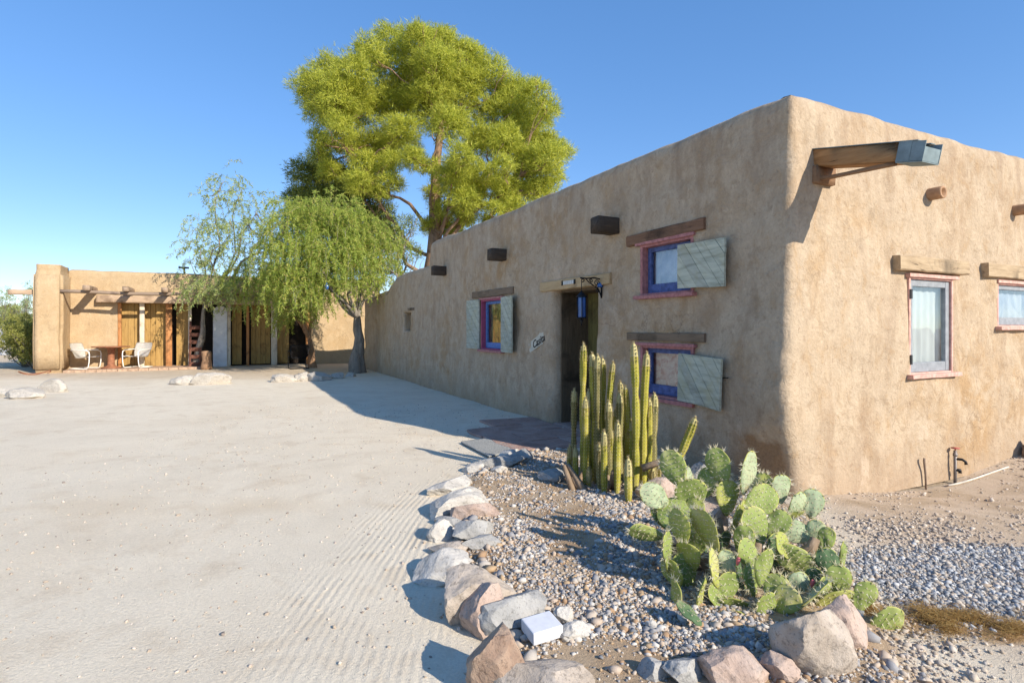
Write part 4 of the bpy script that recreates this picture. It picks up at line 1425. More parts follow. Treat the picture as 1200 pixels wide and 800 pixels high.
# dry grass mat
def blades(name, label, n, posf, length, width, mat, lie=.9):
    V = np.zeros((n * 6, 3)); F = np.zeros((n * 4, 3), int)
    for i in range(n):
        x, y = posf()
        a = rng.normal(R(150), 1.3); L = length * rng.uniform(.5, 1.3); w = width
        d = np.array([math.cos(a), math.sin(a), 0]); s = np.array([-d[1], d[0], 0]) * w
        z = gz(x, y); up = rng.uniform(-.1, 1.2) * L * (1 - lie) * 4
        p0 = np.array([x, y, z + rng.uniform(-.005, .04)]); p1 = p0 + d * L * .5 + np.array([0, 0, up]); p2 = p0 + d * L + np.array([0, 0, up * .3])
        V[i * 6:i * 6 + 6] = [p0 - s, p0 + s, p1 - s, p1 + s, p2 - s * .2, p2 + s * .2]
        F[i * 4:i * 4 + 4] = np.array([[0, 1, 3], [0, 3, 2], [2, 3, 5], [2, 5, 4]]) + i * 6
    o = obj(name, np_mesh(name, V, F, 3), mat, None, False); tag(o, label, kind='stuff')


def grass_points(n):
    x = rng.uniform(1.85, 3.2, n * 30); y = rng.uniform(2.2, 3.2, n * 30)
    t = (x - 2.0)
    c = 2.90 - .27 * t + .16 * (vnoise(x, 0 * x, .22, 78) - .5)
    h = .08 + .13 * vnoise(x, 0 * x + 3, .17, 79)
    ok = (np.abs(y - c) < h * rng.uniform(.3, 1.3, len(x))) & (rng.random(len(x)) < 1.6 * np.maximum(.02, vnoise(x, y, .11, 77) - .35))
    return list(zip(x[ok][:n], y[ok][:n]))


GP = grass_points(9000)
blades('dry_grass', 'flattened orange brown dry grass beside the prickly pear', len(GP), iter(GP).__next__, .05, .0011, M['straw'], .965)

# ------------------------------------------------------------------ column cactus


def column_bm(pts, rad, sd):
    """ribbed stem along a path, with narrowings where each season's growth ended, and spines along the ribs"""
    r = random.Random(sd)
    pts = [Vector(p) for p in pts]
    # resample
    L = [0]
    for a, c in zip(pts, pts[1:]): L.append(L[-1] + (c - a).length)
    tot = L[-1]; n = max(8, int(tot / .03))
    def at(s):
        for i in range(len(pts) - 1):
            if s <= L[i + 1] + 1e-9:
                w = (s - L[i]) / max(1e-6, L[i + 1] - L[i]); return pts[i].lerp(pts[i + 1], w)
        return pts[-1]
    ribs = 8; seg = ribs * 2
    nseg = max(1, int(tot / r.uniform(.32, .5)))
    tipl = r.uniform(.05, .16)
    b = bmesh.new(); rings = []; ctr = []
    for i in range(n + 1):
        s = tot * i / n
        p = at(s)
        q = s / tot * nseg
        rr = rad * (1 - .26 * (abs(math.cos(math.pi * q)) ** 8 if 0 < i < n else 0))
        rr *= 1 + .05 * noise.noise(Vector((s * 5, sd, 0)))
        e = (tot - s) / (rad * 1.5)
        if e < 1: rr *= math.sqrt(max(.02, 1 - (1 - e) ** 2))
        if s < .12: rr *= .8 + .2 * s / .12
        t = (at(min(tot, s + .02)) - at(max(0, s - .02))).normalized()
        u = Vector((1, .3, 0)); u = (u - t * u.dot(t)).normalized(); v = t.cross(u)
        ring = []
        for k in range(seg):
            a = 2 * math.pi * k / seg + s * .15
            q2 = rr * (1.0 if k % 2 == 0 else .62)
            ring.append(b.verts.new(p + (u * math.cos(a) + v * math.sin(a)) * q2))
        rings.append(ring); ctr.append((p, t, rr))
    for i in range(n):
        for k in range(seg):
            f = b.faces.new((rings[i][k], rings[i][(k + 1) % seg], rings[i + 1][(k + 1) % seg], rings[i + 1][k])); f.material_index = 2 if tot * i / n > tot - tipl else 0
    b.faces.new(rings[-1]); b.faces.new(rings[0][::-1])
    tipz = tot - .16
    for i in range(0, n + 1):
        p, t, rr = ctr[i]; s = tot * i / n
        near = s > tipz
        for k in range(0, seg, 2):
            base = rings[i][k].co
            o = (base - p).normalized() if (base - p).length > 1e-5 else t
            e1 = o.orthogonal().normalized() * .0048; e2 = o.cross(e1)
            hub = b.verts.new(base + o * .0035)
            ring_ = [b.verts.new(base + o * .0004 + e1 * math.cos(q * 1.2566) + e2 * math.sin(q * 1.2566)) for q in range(5)]
            for q in range(5):
                f = b.faces.new((hub, ring_[q], ring_[(q + 1) % 5])); f.material_index = 1
            for _ in range(12 if near else 3):
                d = (o + t * r.uniform(-.7, 1.0) + Vector((r.uniform(-.7, .7), r.uniform(-.7, .7), r.uniform(-.4, .4)))).normalized()
                ln = r.uniform(.010, .022) * (1.15 if near else .8)
                sv = d.cross(t)
                sv = sv.normalized() * (.0018 if near else .0009) if sv.length > 1e-5 else Vector((.001, 0, 0))
                bb = base + t * r.uniform(-.013, .013)
                f = b.faces.new((b.verts.new(bb - sv), b.verts.new(bb + sv), b.verts.new(bb + d * ln))); f.material_index = 1
    return b


cc = G(712, 575)
ccz = gz(cc.x, cc.y)
cactus = empty('column_cactus', (cc.x, cc.y, ccz)); tag(cactus, 'clump of upright yellow green column cacti on the gravel before the doorway', 'cactus')
# (base px, base py, top px, top py, width px, bend px at mid)
STEMS = [(672, 560, 673, 456, 8, 0), (667, 566, 668, 522, 7, 0), (675, 574, 674, 523, 8, 0), (684, 566, 684, 403, 9, -1), (697, 572, 694, 414, 10, 1),
         (700, 574, 700.5, 416, 10, 0), (707, 566, 706, 419, 9, 0), (690, 572, 689.5, 457, 7, 0), (686, 576, 686, 466, 8, 0), (713, 570, 718.5, 424, 8.5, -3),
         (714, 578, 713.5, 470, 9, 0), (716, 577, 715.5, 501, 9, 0), (708, 586, 708, 505, 9, 0), (729, 568, 727, 447, 9, 1), (735, 572, 733, 452, 9, 2),
         (726, 576, 726, 460, 9.5, 0), (723, 586, 724, 494, 9.5, 0), (739, 574, 738.5, 489, 9, 0), (744, 583, 742.5, 401.5, 10.5, 2), (754, 577, 758, 413, 10.5, -2),
         (764, 570, 767, 461, 11, 0), (760, 574, 761, 467, 9, 0), (736.5, 594, 736, 536, 11, 0), (691, 578, 690, 548, 6, 0), (765, 576, 765, 548, 8, 0),
         (703, 581, 702, 520, 8, 0), (750, 570, 750, 470, 9, 0), (721, 570, 721, 480, 8, 0), (771, 566, 772, 543, 8, 0)]
for i, (bx, by, tx, ty, wpx, bend) in enumerate(STEMS):
    p0 = G(bx, by); Y = p0.y
    p1 = P(tx, ty, Y + random.uniform(-.06, .06)); pm = P((bx + tx) / 2 + bend, (by + ty) / 2, Y)
    rad = wpx / 2 * Y / FOC * .88
    o_ = Vector(cactus.location)
    p0.z = gz(p0.x, p0.y) - .03
    path = [p0 - o_, (p0.lerp(pm, .5) + Vector((bend * .002, 0, 0))) - o_, pm - o_, pm.lerp(p1, .5) + Vector((bend * .002, 0, 0)) - o_, p1 - o_]
    obj('stem', column_bm(path, rad, i + 1), [M['column'] if i % 5 else M['column_dull'], M['cactus_spine'], M['column_tip']], cactus)
o_ = Vector(cactus.location)
Yl = 4.9
b = bmesh.new(); add_tube(b, [P(752, 548, Yl) - o_, P(772, 541, Yl) - o_, P(790, 538, Yl) - o_, P(797, 536, Yl) - o_], [.035, .03, .03, .03], 8, 0, True, .4, 3)
obj('dead_stem', b, M['woody'], cactus)
obj('leaning_stem', column_bm([P(796, 538, Yl) - o_, P(803, 520, Yl) - o_, P(810, 503, Yl) - o_, P(815, 489, Yl) - o_], .036, 77), [M['column'], M['cactus_spine'], M['column_tip']], cactus)
b = bmesh.new()
for q in range(16):
    a = random.uniform(0, 6.28); rr = random.uniform(.1, .42)
    p = Vector((math.cos(a) * rr, math.sin(a) * rr * .8, 0)); d = Vector((random.uniform(-1, 1), random.uniform(-1, 1), random.uniform(.3, 1.6))).normalized()
    add_tube(b, [p - d * .05, p + d * .08, p + d * random.uniform(.12, .3)], [.03, .028, .018], 7, 0, True, .5, q)
obj('dead_stub', b, M['woody'], cactus)

# ------------------------------------------------------------------ prickly pear


def pad_bm(L, Wd, th, sd, spines=2.0):
    """one pad standing on its base at the origin, long axis +z, broad face towards -y"""
    r = random.Random(sd)
    b = bmesh.new()
    bmesh.ops.create_uvsphere(b, u_segments=28, v_segments=18, radius=1)
    def shape(x, y, z):
        t = (z + 1) / 2
        wid = (.52 + .80 * t - .30 * t * t * t) * (1 + .10 * math.sin(3 * t + sd * 2.3) + .06 * noise.noise(Vector((x * 2, sd * 1.7, z * 2))))
        bend = .10 * math.sin(sd) * (t - .3) ** 2
        return Vector((x * Wd / 2 * wid, y * th / 2 * (1.2 - .4 * t) + bend * L + .012 * noise.noise(Vector((x * 1.5, z * 1.5, sd))), t * L))
    b.faces.ensure_lookup_table()
    rim = [abs(f.calc_center_median().y) < .27 for f in b.faces]
    for v in b.verts: v.co = shape(*v.co)
    for f in b.faces:
        f.material_index = 2 if f.calc_center_median().length and rim[f.index] else 0
    n = int(L / .026)
    for side in (-1, 1):
        for i in range(1, n + 1):
            z = -1 + 2 * (i - .3) / n
            wz = math.sqrt(max(0, 1 - z * z)); m = int(Wd * wz / .026) + 1
            for j in range(-m, m + 1):
                x = (j + .5 * (i % 2)) / max(1, (Wd / .052)) * 1.0
                x += r.uniform(-.03, .03)
                if abs(x) > wz * .98: continue
                yy = side * math.sqrt(max(0, 1 - z * z - x * x))
                p = shape(x, yy, z + r.uniform(-.02, .02))
                nrm = Vector((x * .25, side, z * .2)).normalized()
                if abs(x) > wz * .85 or abs(z) > .9: nrm = Vector((x, side * .2, z)).normalized()
                # areole: a small pale cushion
                e1 = nrm.orthogonal().normalized() * .0062; e2 = nrm.cross(e1)
                f = b.faces.new([b.verts.new(p + nrm * .0012 + e1 * math.cos(a) + e2 * math.sin(a)) for a in (0, 2.1, 4.2)]); f.material_index = 1
                k = int(spines) + (1 if r.random() < spines % 1 else 0)
                if abs(x) > wz * .82 or abs(z) > .86: k += 5
                for _ in range(k):
                    d = (nrm + Vector((r.uniform(-.8, .8), r.uniform(-.5, .5), r.uniform(-.7, .8)))).normalized()
                    ln = r.uniform(.016, .046)
                    s = d.orthogonal().normalized() * .0019
                    f = b.faces.new((b.verts.new(p - s), b.verts.new(p + s), b.verts.new(p + d * ln))); f.material_index = 1
    return b


pc = Vector((1.35, 3.35, 0)); pc.z = gz(pc.x, pc.y)
pear = empty('prickly_pear', pc); tag(pear, 'sprawling spiny prickly pear with flat green pads at the front of the bed', 'cactus')
# centre px, py; length, width px; tilt (deg, + leans right); yaw about its long axis (0 faces the camera); lean (deg, + top away); depth Y; material
PADS = [
    (790, 549, 40, 26, -22, 25, 15, 3.55, 'pad_green'), (805, 560, 28, 24, -30, 30, 10, 3.62, 'pad_pale'), (811, 580, 38, 40, -18, 10, -10, 3.45, 'pad_green'),
    (767, 581, 34, 27, -55, 15, 0, 3.42, 'pad_pale'), (758, 625, 38, 23, -78, 20, 0, 3.30, 'pad_green'), (797, 604, 46, 30, -70, 45, 20, 3.38, 'pad_green'),
    (796, 617, 38, 16, -8, 62, 5, 3.22, 'pad_yellow'), (782, 646, 42, 18, -5, 58, 0, 3.15, 'pad_green'), (808, 650, 32, 20, -22, 50, 0, 3.16, 'pad_yellow'),
    (802, 669, 40, 36, -12, 15, 5, 3.18, 'pad_green'), (828, 622, 50, 18, -24, 62, 0, 3.15, 'pad_yellow'), (838, 666, 42, 17, -10, 60, 0, 3.02, 'pad_yellow'),
    (851, 660, 27, 24, 12, 10, 8, 3.10, 'pad_pale'), (853, 688, 34, 28, 8, 15, 0, 3.02, 'pad_green'), (863, 713, 42, 30, -52, 30, -12, 2.98, 'pad_green'),
    (852, 583, 36, 32, 2, 10, 5, 3.55, 'pad_yellow'), (843, 547, 40, 22, -16, 30, 10, 3.58, 'pad_green'), (877, 554, 46, 24, 14, 30, 0, 3.50, 'pad_pale'),
    (890, 588, 44, 34, 62, 12, 10, 3.45, 'pad_green'), (885, 618, 44, 34, -15, 15, 0, 3.32, 'pad_green'), (872, 634, 34, 24, 5, 25, 5, 3.26, 'pad_green'),
    (915, 573, 30, 24, 4, 10, 5, 3.62, 'pad_pale'), (894, 570, 28, 20, 5, 35, 10, 3.66, 'pad_yellow'), (934, 592, 30, 26, 45, 20, 10, 3.55, 'pad_pale'),
    (952, 590, 30, 22, 12, 20, 10, 3.56, 'pad_pale'), (934, 623, 34, 26, -76, 15, 10, 3.40, 'pad_pale'), (955, 622, 24, 22, 25, 15, 0, 3.38, 'pad_pale'),
    (894, 664, 42, 24, 8, 22, -5, 2.98, 'pad_green'), (933, 656, 46, 34, -58, 15, 5, 3.20, 'pad_green'), (954, 645, 26, 22, 15, 25, 10, 3.30, 'pad_green'),
    (970, 658, 28, 26, -12, 15, 5, 3.15, 'pad_dark'), (988, 649, 26, 14, 8, 45, 5, 3.16, 'pad_green'), (982, 683, 38, 28, 2, 10, 0, 3.02, 'pad_green'),
    (980, 702, 42, 26, 72, 20, -5, 2.95, 'pad_yellow'), (1012, 699, 34, 28, 25, 8, 0, 2.92, 'pad_green'), (1038, 728, 40, 30, 58, 8, -8, 2.80, 'pad_green'),
    (934, 684, 28, 22, 45, 20, 0, 3.05, 'pad_pale'), (948, 701, 54, 15, 52, 62, 0, 2.93, 'pad_pale'), (909, 690, 32, 26, 18, 25, 0, 2.96, 'pad_green'),
    (898, 712, 36, 32, -5, 20, -8, 2.90, 'pad_green'), (792, 700, 38, 10, 3, 75, 0, 2.98, 'pad_yellow'), (822, 695, 36, 16, 18, 60, 0, 2.98, 'pad_yellow'),
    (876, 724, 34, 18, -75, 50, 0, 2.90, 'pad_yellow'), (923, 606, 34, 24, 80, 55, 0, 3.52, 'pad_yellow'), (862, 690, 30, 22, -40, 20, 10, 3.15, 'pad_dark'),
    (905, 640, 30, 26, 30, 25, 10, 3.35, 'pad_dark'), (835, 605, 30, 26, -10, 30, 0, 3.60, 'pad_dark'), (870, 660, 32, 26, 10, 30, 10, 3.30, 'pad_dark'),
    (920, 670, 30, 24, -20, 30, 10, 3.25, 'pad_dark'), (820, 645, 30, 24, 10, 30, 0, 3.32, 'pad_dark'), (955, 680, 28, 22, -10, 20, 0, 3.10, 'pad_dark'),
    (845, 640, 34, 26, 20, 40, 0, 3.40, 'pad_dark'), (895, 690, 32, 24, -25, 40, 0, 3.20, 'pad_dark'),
    (778, 605, 34, 26, -35, 25, 10, 3.45, 'pad_green'), (830, 565, 32, 20, 20, 40, 10, 3.62, 'pad_green'), (866, 604, 36, 22, 24, 50, 0, 3.42, 'pad_yellow'),
    (910, 615, 34, 22, 40, 35, 5, 3.40, 'pad_green'), (918, 640, 30, 20, -30, 48, 0, 3.22, 'pad_yellow'), (815, 632, 38, 24, 12, 40, 0, 3.26, 'pad_green'),
    (840, 700, 34, 20, -28, 45, 0, 2.98, 'pad_green'), (788, 672, 34, 16, -16, 58, 0, 3.14, 'pad_yellow'), (880, 680, 34, 22, -14, 40, 0, 3.06, 'pad_green'),
    (920, 705, 34, 22, 30, 42, -5, 2.90, 'pad_yellow'), (962, 690, 30, 24, 35, 20, 0, 2.99, 'pad_green'), (968, 632, 26, 18, 15, 30, 5, 3.30, 'pad_green'),
    (878, 650, 36, 24, -34, 30, 0, 3.12, 'pad_green'), (812, 600, 30, 20, 28, 45, 0, 3.40, 'pad_yellow'),
]
for i, (px, py, Lp, Wp, tilt, yaw, lean, Y, mt) in enumerate(PADS):
    c = P(px, py, Y)
    L = Lp * Y / FOC * 1.16; Wd = Wp * Y / FOC / max(.45, math.cos(R(yaw))) * 1.10
    Wd = min(Wd, L * .86)
    X = Matrix.Translation(c - pc) @ Matrix.Rotation(R(tilt), 4, 'Y') @ Matrix.Rotation(R(-lean), 4, 'X') @ Matrix.Rotation(R(yaw if i % 2 else -yaw), 4, 'Z') @ Matrix.Translation((0, 0, -L / 2))
    b = pad_bm(L, Wd, .026, i + 3, 1.5)
    bmesh.ops.transform(b, matrix=X, verts=b.verts)
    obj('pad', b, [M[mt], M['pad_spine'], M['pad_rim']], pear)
for i, (x, y, a, ln) in enumerate(((-.25, -.05, -.5, .45), (.05, -.1, .1, .4), (.3, -.1, .5, .45), (-.05, .15, -.1, .5), (.2, .2, .35, .45), (-.35, .1, -.6, .35))):
    b = bmesh.new()
    add_tube(b, [(x * .5, y * .5, -.05), (x * .8 + a * .05, y * .8, ln * .25), (x + a * .15, y, ln * .42), (x + a * .2, y, ln * .55)], [.04, .036, .03, .024], 10, 0, True, .35, i)
    obj('woody_stem', b, M['woody'], pear)
for (px, py, Y) in ((865, 657, 3.02), (952, 683, 3.0)):
    b = bmesh.new(); add_lathe(b, [(.004, -.024), (.009, -.012), (.011, .004), (.010, .015), (.006, .02)], 12, Matrix.Translation(P(px, py, Y) - pc) @ Matrix.Rotation(R(15), 4, 'Y'))
    obj('fruit', b, M['fruit'], pear)
p = G(806, 742)
b = pad_bm(.155, .105, .024, 99, .6)
bmesh.ops.transform(b, matrix=Matrix.Rotation(R(-68), 4, 'X'), verts=b.verts)
o = obj('fallen_cactus_pad', b, [M['pad_dark'], M['pad_spine'], M['pad_dark']], None, True, (p.x + .04, p.y - .08, gz(p.x, p.y) + .035), (0, R(8), R(38)))
tag(o, 'single dark green cactus pad lying fallen on the gravel', 'cactus pad')

# ------------------------------------------------------------------ trees


def limb_pts(p0, p1, sd, bow=.12, n=8):
    p0, p1 = Vector(p0), Vector(p1); out = []
    L = (p1 - p0).length
    for i in range(n + 1):
        t = i / n
        p = p0.lerp(p1, t)
        w = math.sin(math.pi * t)
        p += Vector((noise.noise(Vector((sd, t * 2.5, 0))), noise.noise(Vector((sd, t * 2.5, 7))), noise.noise(Vector((sd, t * 2.5, 13))) - .35)) * L * bow * w
        out.append(p)
    return out


def tufts(clumps, per, blade, wid, n_bl, shell=.5, flat=.85, up=.35):
    """needle bunches over cushion-shaped clumps: (centre, radius) -> triangles"""
    Vs = []
    for (c, r) in clumps:
        n = int(per * (r / 1.0) ** 2 + 8)
        d = rng.normal(0, 1, (n, 3)); d /= np.linalg.norm(d, axis=1, keepdims=True)
        low = (d[:, 2] < -.5) & (rng.random(n) < .6)
        d[:, 2] = np.where(low, -d[:, 2], d[:, 2])
        rr = rng.uniform(shell ** 2, 1, n) ** .5
        # lumpy, ragged outline
        lump = 1 + .22 * np.sin(d[:, 0] * 5 + c[0] * 3) * np.sin(d[:, 1] * 4.3 + c[1]) + .2 * np.sin(d[:, 2] * 6 + c[2] * 5) + rng.normal(0, .07, n)
        pos = np.array(c)[None] + d * (rr * lump)[:, None] * np.array([r, r, r * flat])
        o = d + np.array([0, 0, up])
        o /= np.linalg.norm(o, axis=1, keepdims=True)
        for _ in range(n_bl):
            dd = o * .55 + rng.normal(0, .62, (n, 3)); dd /= np.linalg.norm(dd, axis=1, keepdims=True)
            L = blade * rng.uniform(.6, 1.3, (n, 1))
            s = np.cross(dd, d + rng.normal(0, .35, (n, 3))); s /= np.linalg.norm(s, axis=1, keepdims=True) + 1e-9
            st = pos + rng.normal(0, blade * .3, (n, 3))
            tri = np.stack([st - s * wid, st + s * wid, st + dd * L], 1)
            Vs.append(tri.reshape(-1, 3))
    V = np.concatenate(Vs)
    return V, np.arange(len(V)).reshape(-1, 3)


def pine(label, base, axis_top, trunk_r, clumps, mats, per, blade=.2, wid=.018, n_bl=6, group=None, nlimb=None):
    t = empty('pine_tree', base); tag(t, label, 'tree', group)
    base = Vector(base)
    b = bmesh.new()
    tp = limb_pts((0, 0, -.2), Vector(axis_top) - base, base.x, .05, 12)
    add_tube(b, tp, [trunk_r * (1.25 - 1.0 * i / 12) for i in range(13)], 12, 0, True, .3, 3)
    zt = tp[-1].z
    r = random.Random(int(base.x * 10))
    order = sorted(range(len(clumps)), key=lambda i: r.random())
    major = []
    for rank, i in enumerate(order):
        c = Vector(clumps[i][0]) - base; rad = clumps[i][1]
        if rank < max(5, len(clumps) // 5):
            hd = math.hypot(c.x, c.y)
            z0 = min(zt * .9, max(zt * .38, c.z - hd * r.uniform(.55, .95) - .5))
            k = min(11, max(0, int(z0 / zt * 12)))
            lr = max(.05, trunk_r * .36 * (1 - z0 / (zt * 1.25)))
            pts_ = limb_pts(tp[k], c, i * 2.3 + base.x, .2, 9)
            add_tube(b, pts_, [lr * (1.1 - .85 * q / 9) for q in range(10)], 8, 0, True, .3, i)
            major.append(pts_)
        else:
            cand_ = [(p - c).length + (1.2 if p.z > c.z else 0) for m_ in major for p in m_[4:]] 
            flat_ = [p for m_ in major for p in m_[4:]] + [tp[q] for q in range(7, 12)]
            cand_ += [(tp[q] - c).length + 1.0 for q in range(7, 12)]
            p0 = flat_[min(range(len(flat_)), key=lambda q: cand_[q])]
            pts_ = limb_pts(p0, c, i * 2.3 + base.x, .2, 6)
            add_tube(b, pts_, [.05 * (1.1 - .85 * q / 6) for q in range(7)], 6, 0, True, .3, i)
        for _ in range(2):
            e = c + Vector((r.gauss(0, .6), r.gauss(0, .6), r.gauss(0, .35))) * rad
            add_tube(b, limb_pts(pts_[4], e, r.random() * 50, .15, 5), [.028, .024, .02, .016, .012, .008], 5)
    obj('trunk', b, mats[0], t)
    V, F = tufts([(Vector(c) - base, r_) for c, r_ in clumps], per, blade, wid, n_bl)
    obj('crown', np_mesh('crown', V, F, 3), mats[1], t, False)
    return t


YP = 25.0
PC = [(365, 96, 24), (385, 76, 22), (412, 84, 26), (393, 112, 30), (432, 58, 22), (456, 42, 20), (490, 40, 22), (520, 44, 20), (470, 72, 30), (512, 70, 30),
      (548, 62, 24), (576, 84, 25), (546, 100, 30), (600, 108, 26), (626, 104, 20), (641, 124, 17), (611, 140, 27), (580, 130, 30), (502, 108, 32), (455, 112, 30),
      (425, 128, 28), (470, 150, 27), (440, 166, 22), (398, 146, 20), (526, 140, 26), (565, 158, 22), (602, 168, 24), (640, 160, 15), (641, 182, 24), (658, 172, 15),
      (616, 202, 20), (592, 216, 18), (648, 200, 15), (428, 188, 20), (375, 158, 15), (386, 196, 15), (530, 204, 24), (556, 220, 20),
      (580, 240, 13), (545, 252, 11), (520, 240, 14), (376, 128, 20), (588, 190, 16), (484, 178, 15), (506, 192, 13), (444, 220, 11), (458, 182, 13), (508, 222, 13), (456, 206, 11), (600, 235, 17), (626, 218, 18), (575, 256, 12), (545, 230, 20), (562, 202, 22), (420, 208, 18), (412, 162, 18), (525, 264, 10), (504, 258, 10), (642, 214, 15), (592, 160, 22), (620, 180, 20), (540, 180, 20), (412, 105, 26), (490, 85, 26), (372, 178, 12)]
PC = [(x, y + 6, r_) for x, y, r_ in PC]
cl = []
rp = random.Random(3)
for i, (px, py, r_) in enumerate(PC):
    ex = (px - 508) / 165; ey = (py - 130) / 125
    dome = math.sqrt(max(.05, 1 - min(.95, ex * ex * .8 + ey * ey * .6)))
    dy = dome * rp.uniform(-3.4, 1.2)
    cl.append((P(px, py, YP + dy), .98 * r_ * (YP + dy) / FOC))
    if i % 3 != 2:
        dy = dome * rp.uniform(.8, 3.6)
        cl.append((P(px * .93 + 508 * .07 + rp.uniform(-8, 8), py + rp.uniform(2, 18), YP + dy), r_ * (YP + dy) / FOC * .95))
pine('tall bright yellow green pine with a broad rounded crown behind the adobe house', (-3.6, YP, 0), P(516, 95, YP), .36, cl, (M['bark_pine'], M['pine']), 640, .20, .0125, 9)
PD = [(362, 208, 20), (385, 215, 22), (408, 218, 24), (352, 235, 16), (375, 240, 22), (400, 245, 24), (425, 235, 20), (370, 262, 20), (398, 270, 24), (428, 262, 22),
      (448, 258, 15), (440, 280, 18), (415, 290, 20), (350, 255, 14), (460, 285, 14)]
cl2 = [(P(px, py, 27.5 + random.uniform(-1, 1)), r_ * 1.25 * 27.5 / FOC) for px, py, r_ in PD]
pine('dull dark green smaller pine behind the pepper tree', (-8.2, 27.5, 0), P(400, 225, 27.5), .2, cl2, (M['bark_pine'], M['pine_dark']), 520, .22, .018, 6)
PS = [(472, 268, 16), (455, 300, 18), (478, 295, 14), (466, 318, 16), (445, 318, 16), (484, 262, 10), (490, 300, 9)]
cl3 = [(P(px, py, 23.5 + random.uniform(-.5, .5)), r_ * 23.5 / FOC) for px, py, r_ in PS]
pine('thin olive young pine between the pepper tree and the house parapet', (-4.9, 23.6, 0), P(466, 275, 23.6), .10, cl3, (M['bark_grey'], M['pine_dark']), 260, .2, .014, 5)


def strands(starts, leaf, wid, mat_name, parent, base, node=.075, pair=2, curve=.17):
    """hanging twigs set with narrow leaflets"""
    tri = []
    tw = bmesh.new()
    for (p, L, od) in starts:
        n = max(4, int(L / node))
        q = np.array(p, float); d = np.array([od[0], od[1], od[2] if len(od) > 2 else .15 + rng.uniform(-.1, .25)])
        pts_ = [q.copy()]
        for i in range(n):
            d = d * (1 - curve) + np.array([rng.normal(0, .5), rng.normal(0, .5), -.9 + rng.normal(0, .4)]) * curve
            d /= np.linalg.norm(d)
            q = q + d * node
            pts_.append(q.copy())
            for _ in range(pair):
                ld = d * .35 + rng.normal(0, .65, 3) + np.array([0, 0, -.35]); ld /= np.linalg.norm(ld)
                s = np.cross(ld, rng.normal(0, 1, 3)); s /= np.linalg.norm(s) + 1e-9
                ln = leaf * rng.uniform(.6, 1.35)
                m = q + ld * ln * .45
                tri.append([q, m - s * wid, m + s * wid]); tri.append([q + ld * ln, m + s * wid, m - s * wid])
        if rng.random() < .35 and len(od) < 3:
            pv = [Vector(v) for v in pts_[::3]]
            if len(pv) > 2: add_tube(tw, pv, [.006] * len(pv), 3, 0, False)
    V = np.array(tri).reshape(-1, 3)
    # share the mid edge so each leaflet is one island
    T = len(tri) // 2
    V = V.reshape(T, 6, 3)
    Q = np.stack([V[:, 0], V[:, 1], V[:, 3], V[:, 2]], 1).reshape(-1, 3)
    F = np.arange(len(Q)).reshape(-1, 4)
    obj('crown', np_mesh('crown', Q - np.array(base)[None], F, 4), M[mat_name], parent, False)
    return tw


def weeping(label, base, fork, limbs, groups, leaf, wid, mat, bark, r0, node=.075, pair=2, stems=2, name='pepper_tree'):
    """groups: (px, py, spread px, Y, n strands, length m)"""
    base = Vector(base)
    t = empty(name, base); tag(t, label, 'tree')
    b = bmesh.new()
    fork = Vector(fork)
    for k in range(stems):
        off = Vector((.16 * (k - (stems - 1) / 2), .08 * k, 0))
        add_tube(b, limb_pts(off + Vector((0, 0, -.15)), fork - base + off * .25 + Vector((0, 0, .12)), k * 5 + base.x, .06, 8), [r0 * (1.3 - .78 * q / 8) * (1 - .25 * k) for q in range(9)], 10, 0, True, .55, k)
    tips = []
    for i, (px, py, Y, rr) in enumerate(limbs):
        e = P(px, py, Y) - base
        pts_ = limb_pts(fork - base, e, i * 3.3 + base.x, .14, 9)
        add_tube(b, pts_, [r0 * rr * (1 - .8 * q / 9) for q in range(10)], 7, 0, True, .3, i)
        tips += [base + v for v in pts_[4:]]
    st = []
    for (px, py, sp, Y, n, L) in groups:
        c = P(px, py, Y); s = sp * Y / FOC * random.uniform(.75, 1.1)
        near = min(tips, key=lambda v: (v - c).length)
        add_tube(b, limb_pts(near - base, c - base, px, .15, 5), [.035, .03, .024, .018, .013, .008], 5)
        for _ in range(int(n * rng.uniform(.75, 1.5))):
            d = rng.normal(0, 1, 3); d /= np.linalg.norm(d)
            p = np.array(c) + d * np.array([s * 1.15, s * 1.15, s * .8]) * rng.random() ** .33
            od = (d[0] * .8 + rng.normal(0, .25), d[1] * .8 + rng.normal(0, .25))
            st.append((p, L * rng.choice([.2, .35, .55, .8, 1.1]) * rng.uniform(.8, 1.2), od))
        for _ in range(int(n * .22)):
            d = rng.normal(0, 1, 3); d[2] = abs(d[2]) * .7; d /= np.linalg.norm(d)
            p = np.array(c) + d * s * rng.uniform(.6, 1.25)
            st.append((p, L * rng.uniform(.5, 1.0), (d[0] * 2.2 + rng.normal(0, .3), d[1] * 2.2 + rng.normal(0, .3), rng.uniform(.3, 1.6))))
    tw = strands(st, leaf, wid, mat, t, base, node, pair)
    me = bpy.data.meshes.new('twig'); tw.to_mesh(me); tw.free()
    bb = bmesh.new(); bb.from_mesh(me); bpy.data.meshes.remove(me)
    bmesh.ops.translate(bb, vec=-base, verts=bb.verts)
    me = bpy.data.meshes.new('twig'); bb.to_mesh(me); bb.free(); b.from_mesh(me)
    obj('trunk', b, M[bark], t)
    return t


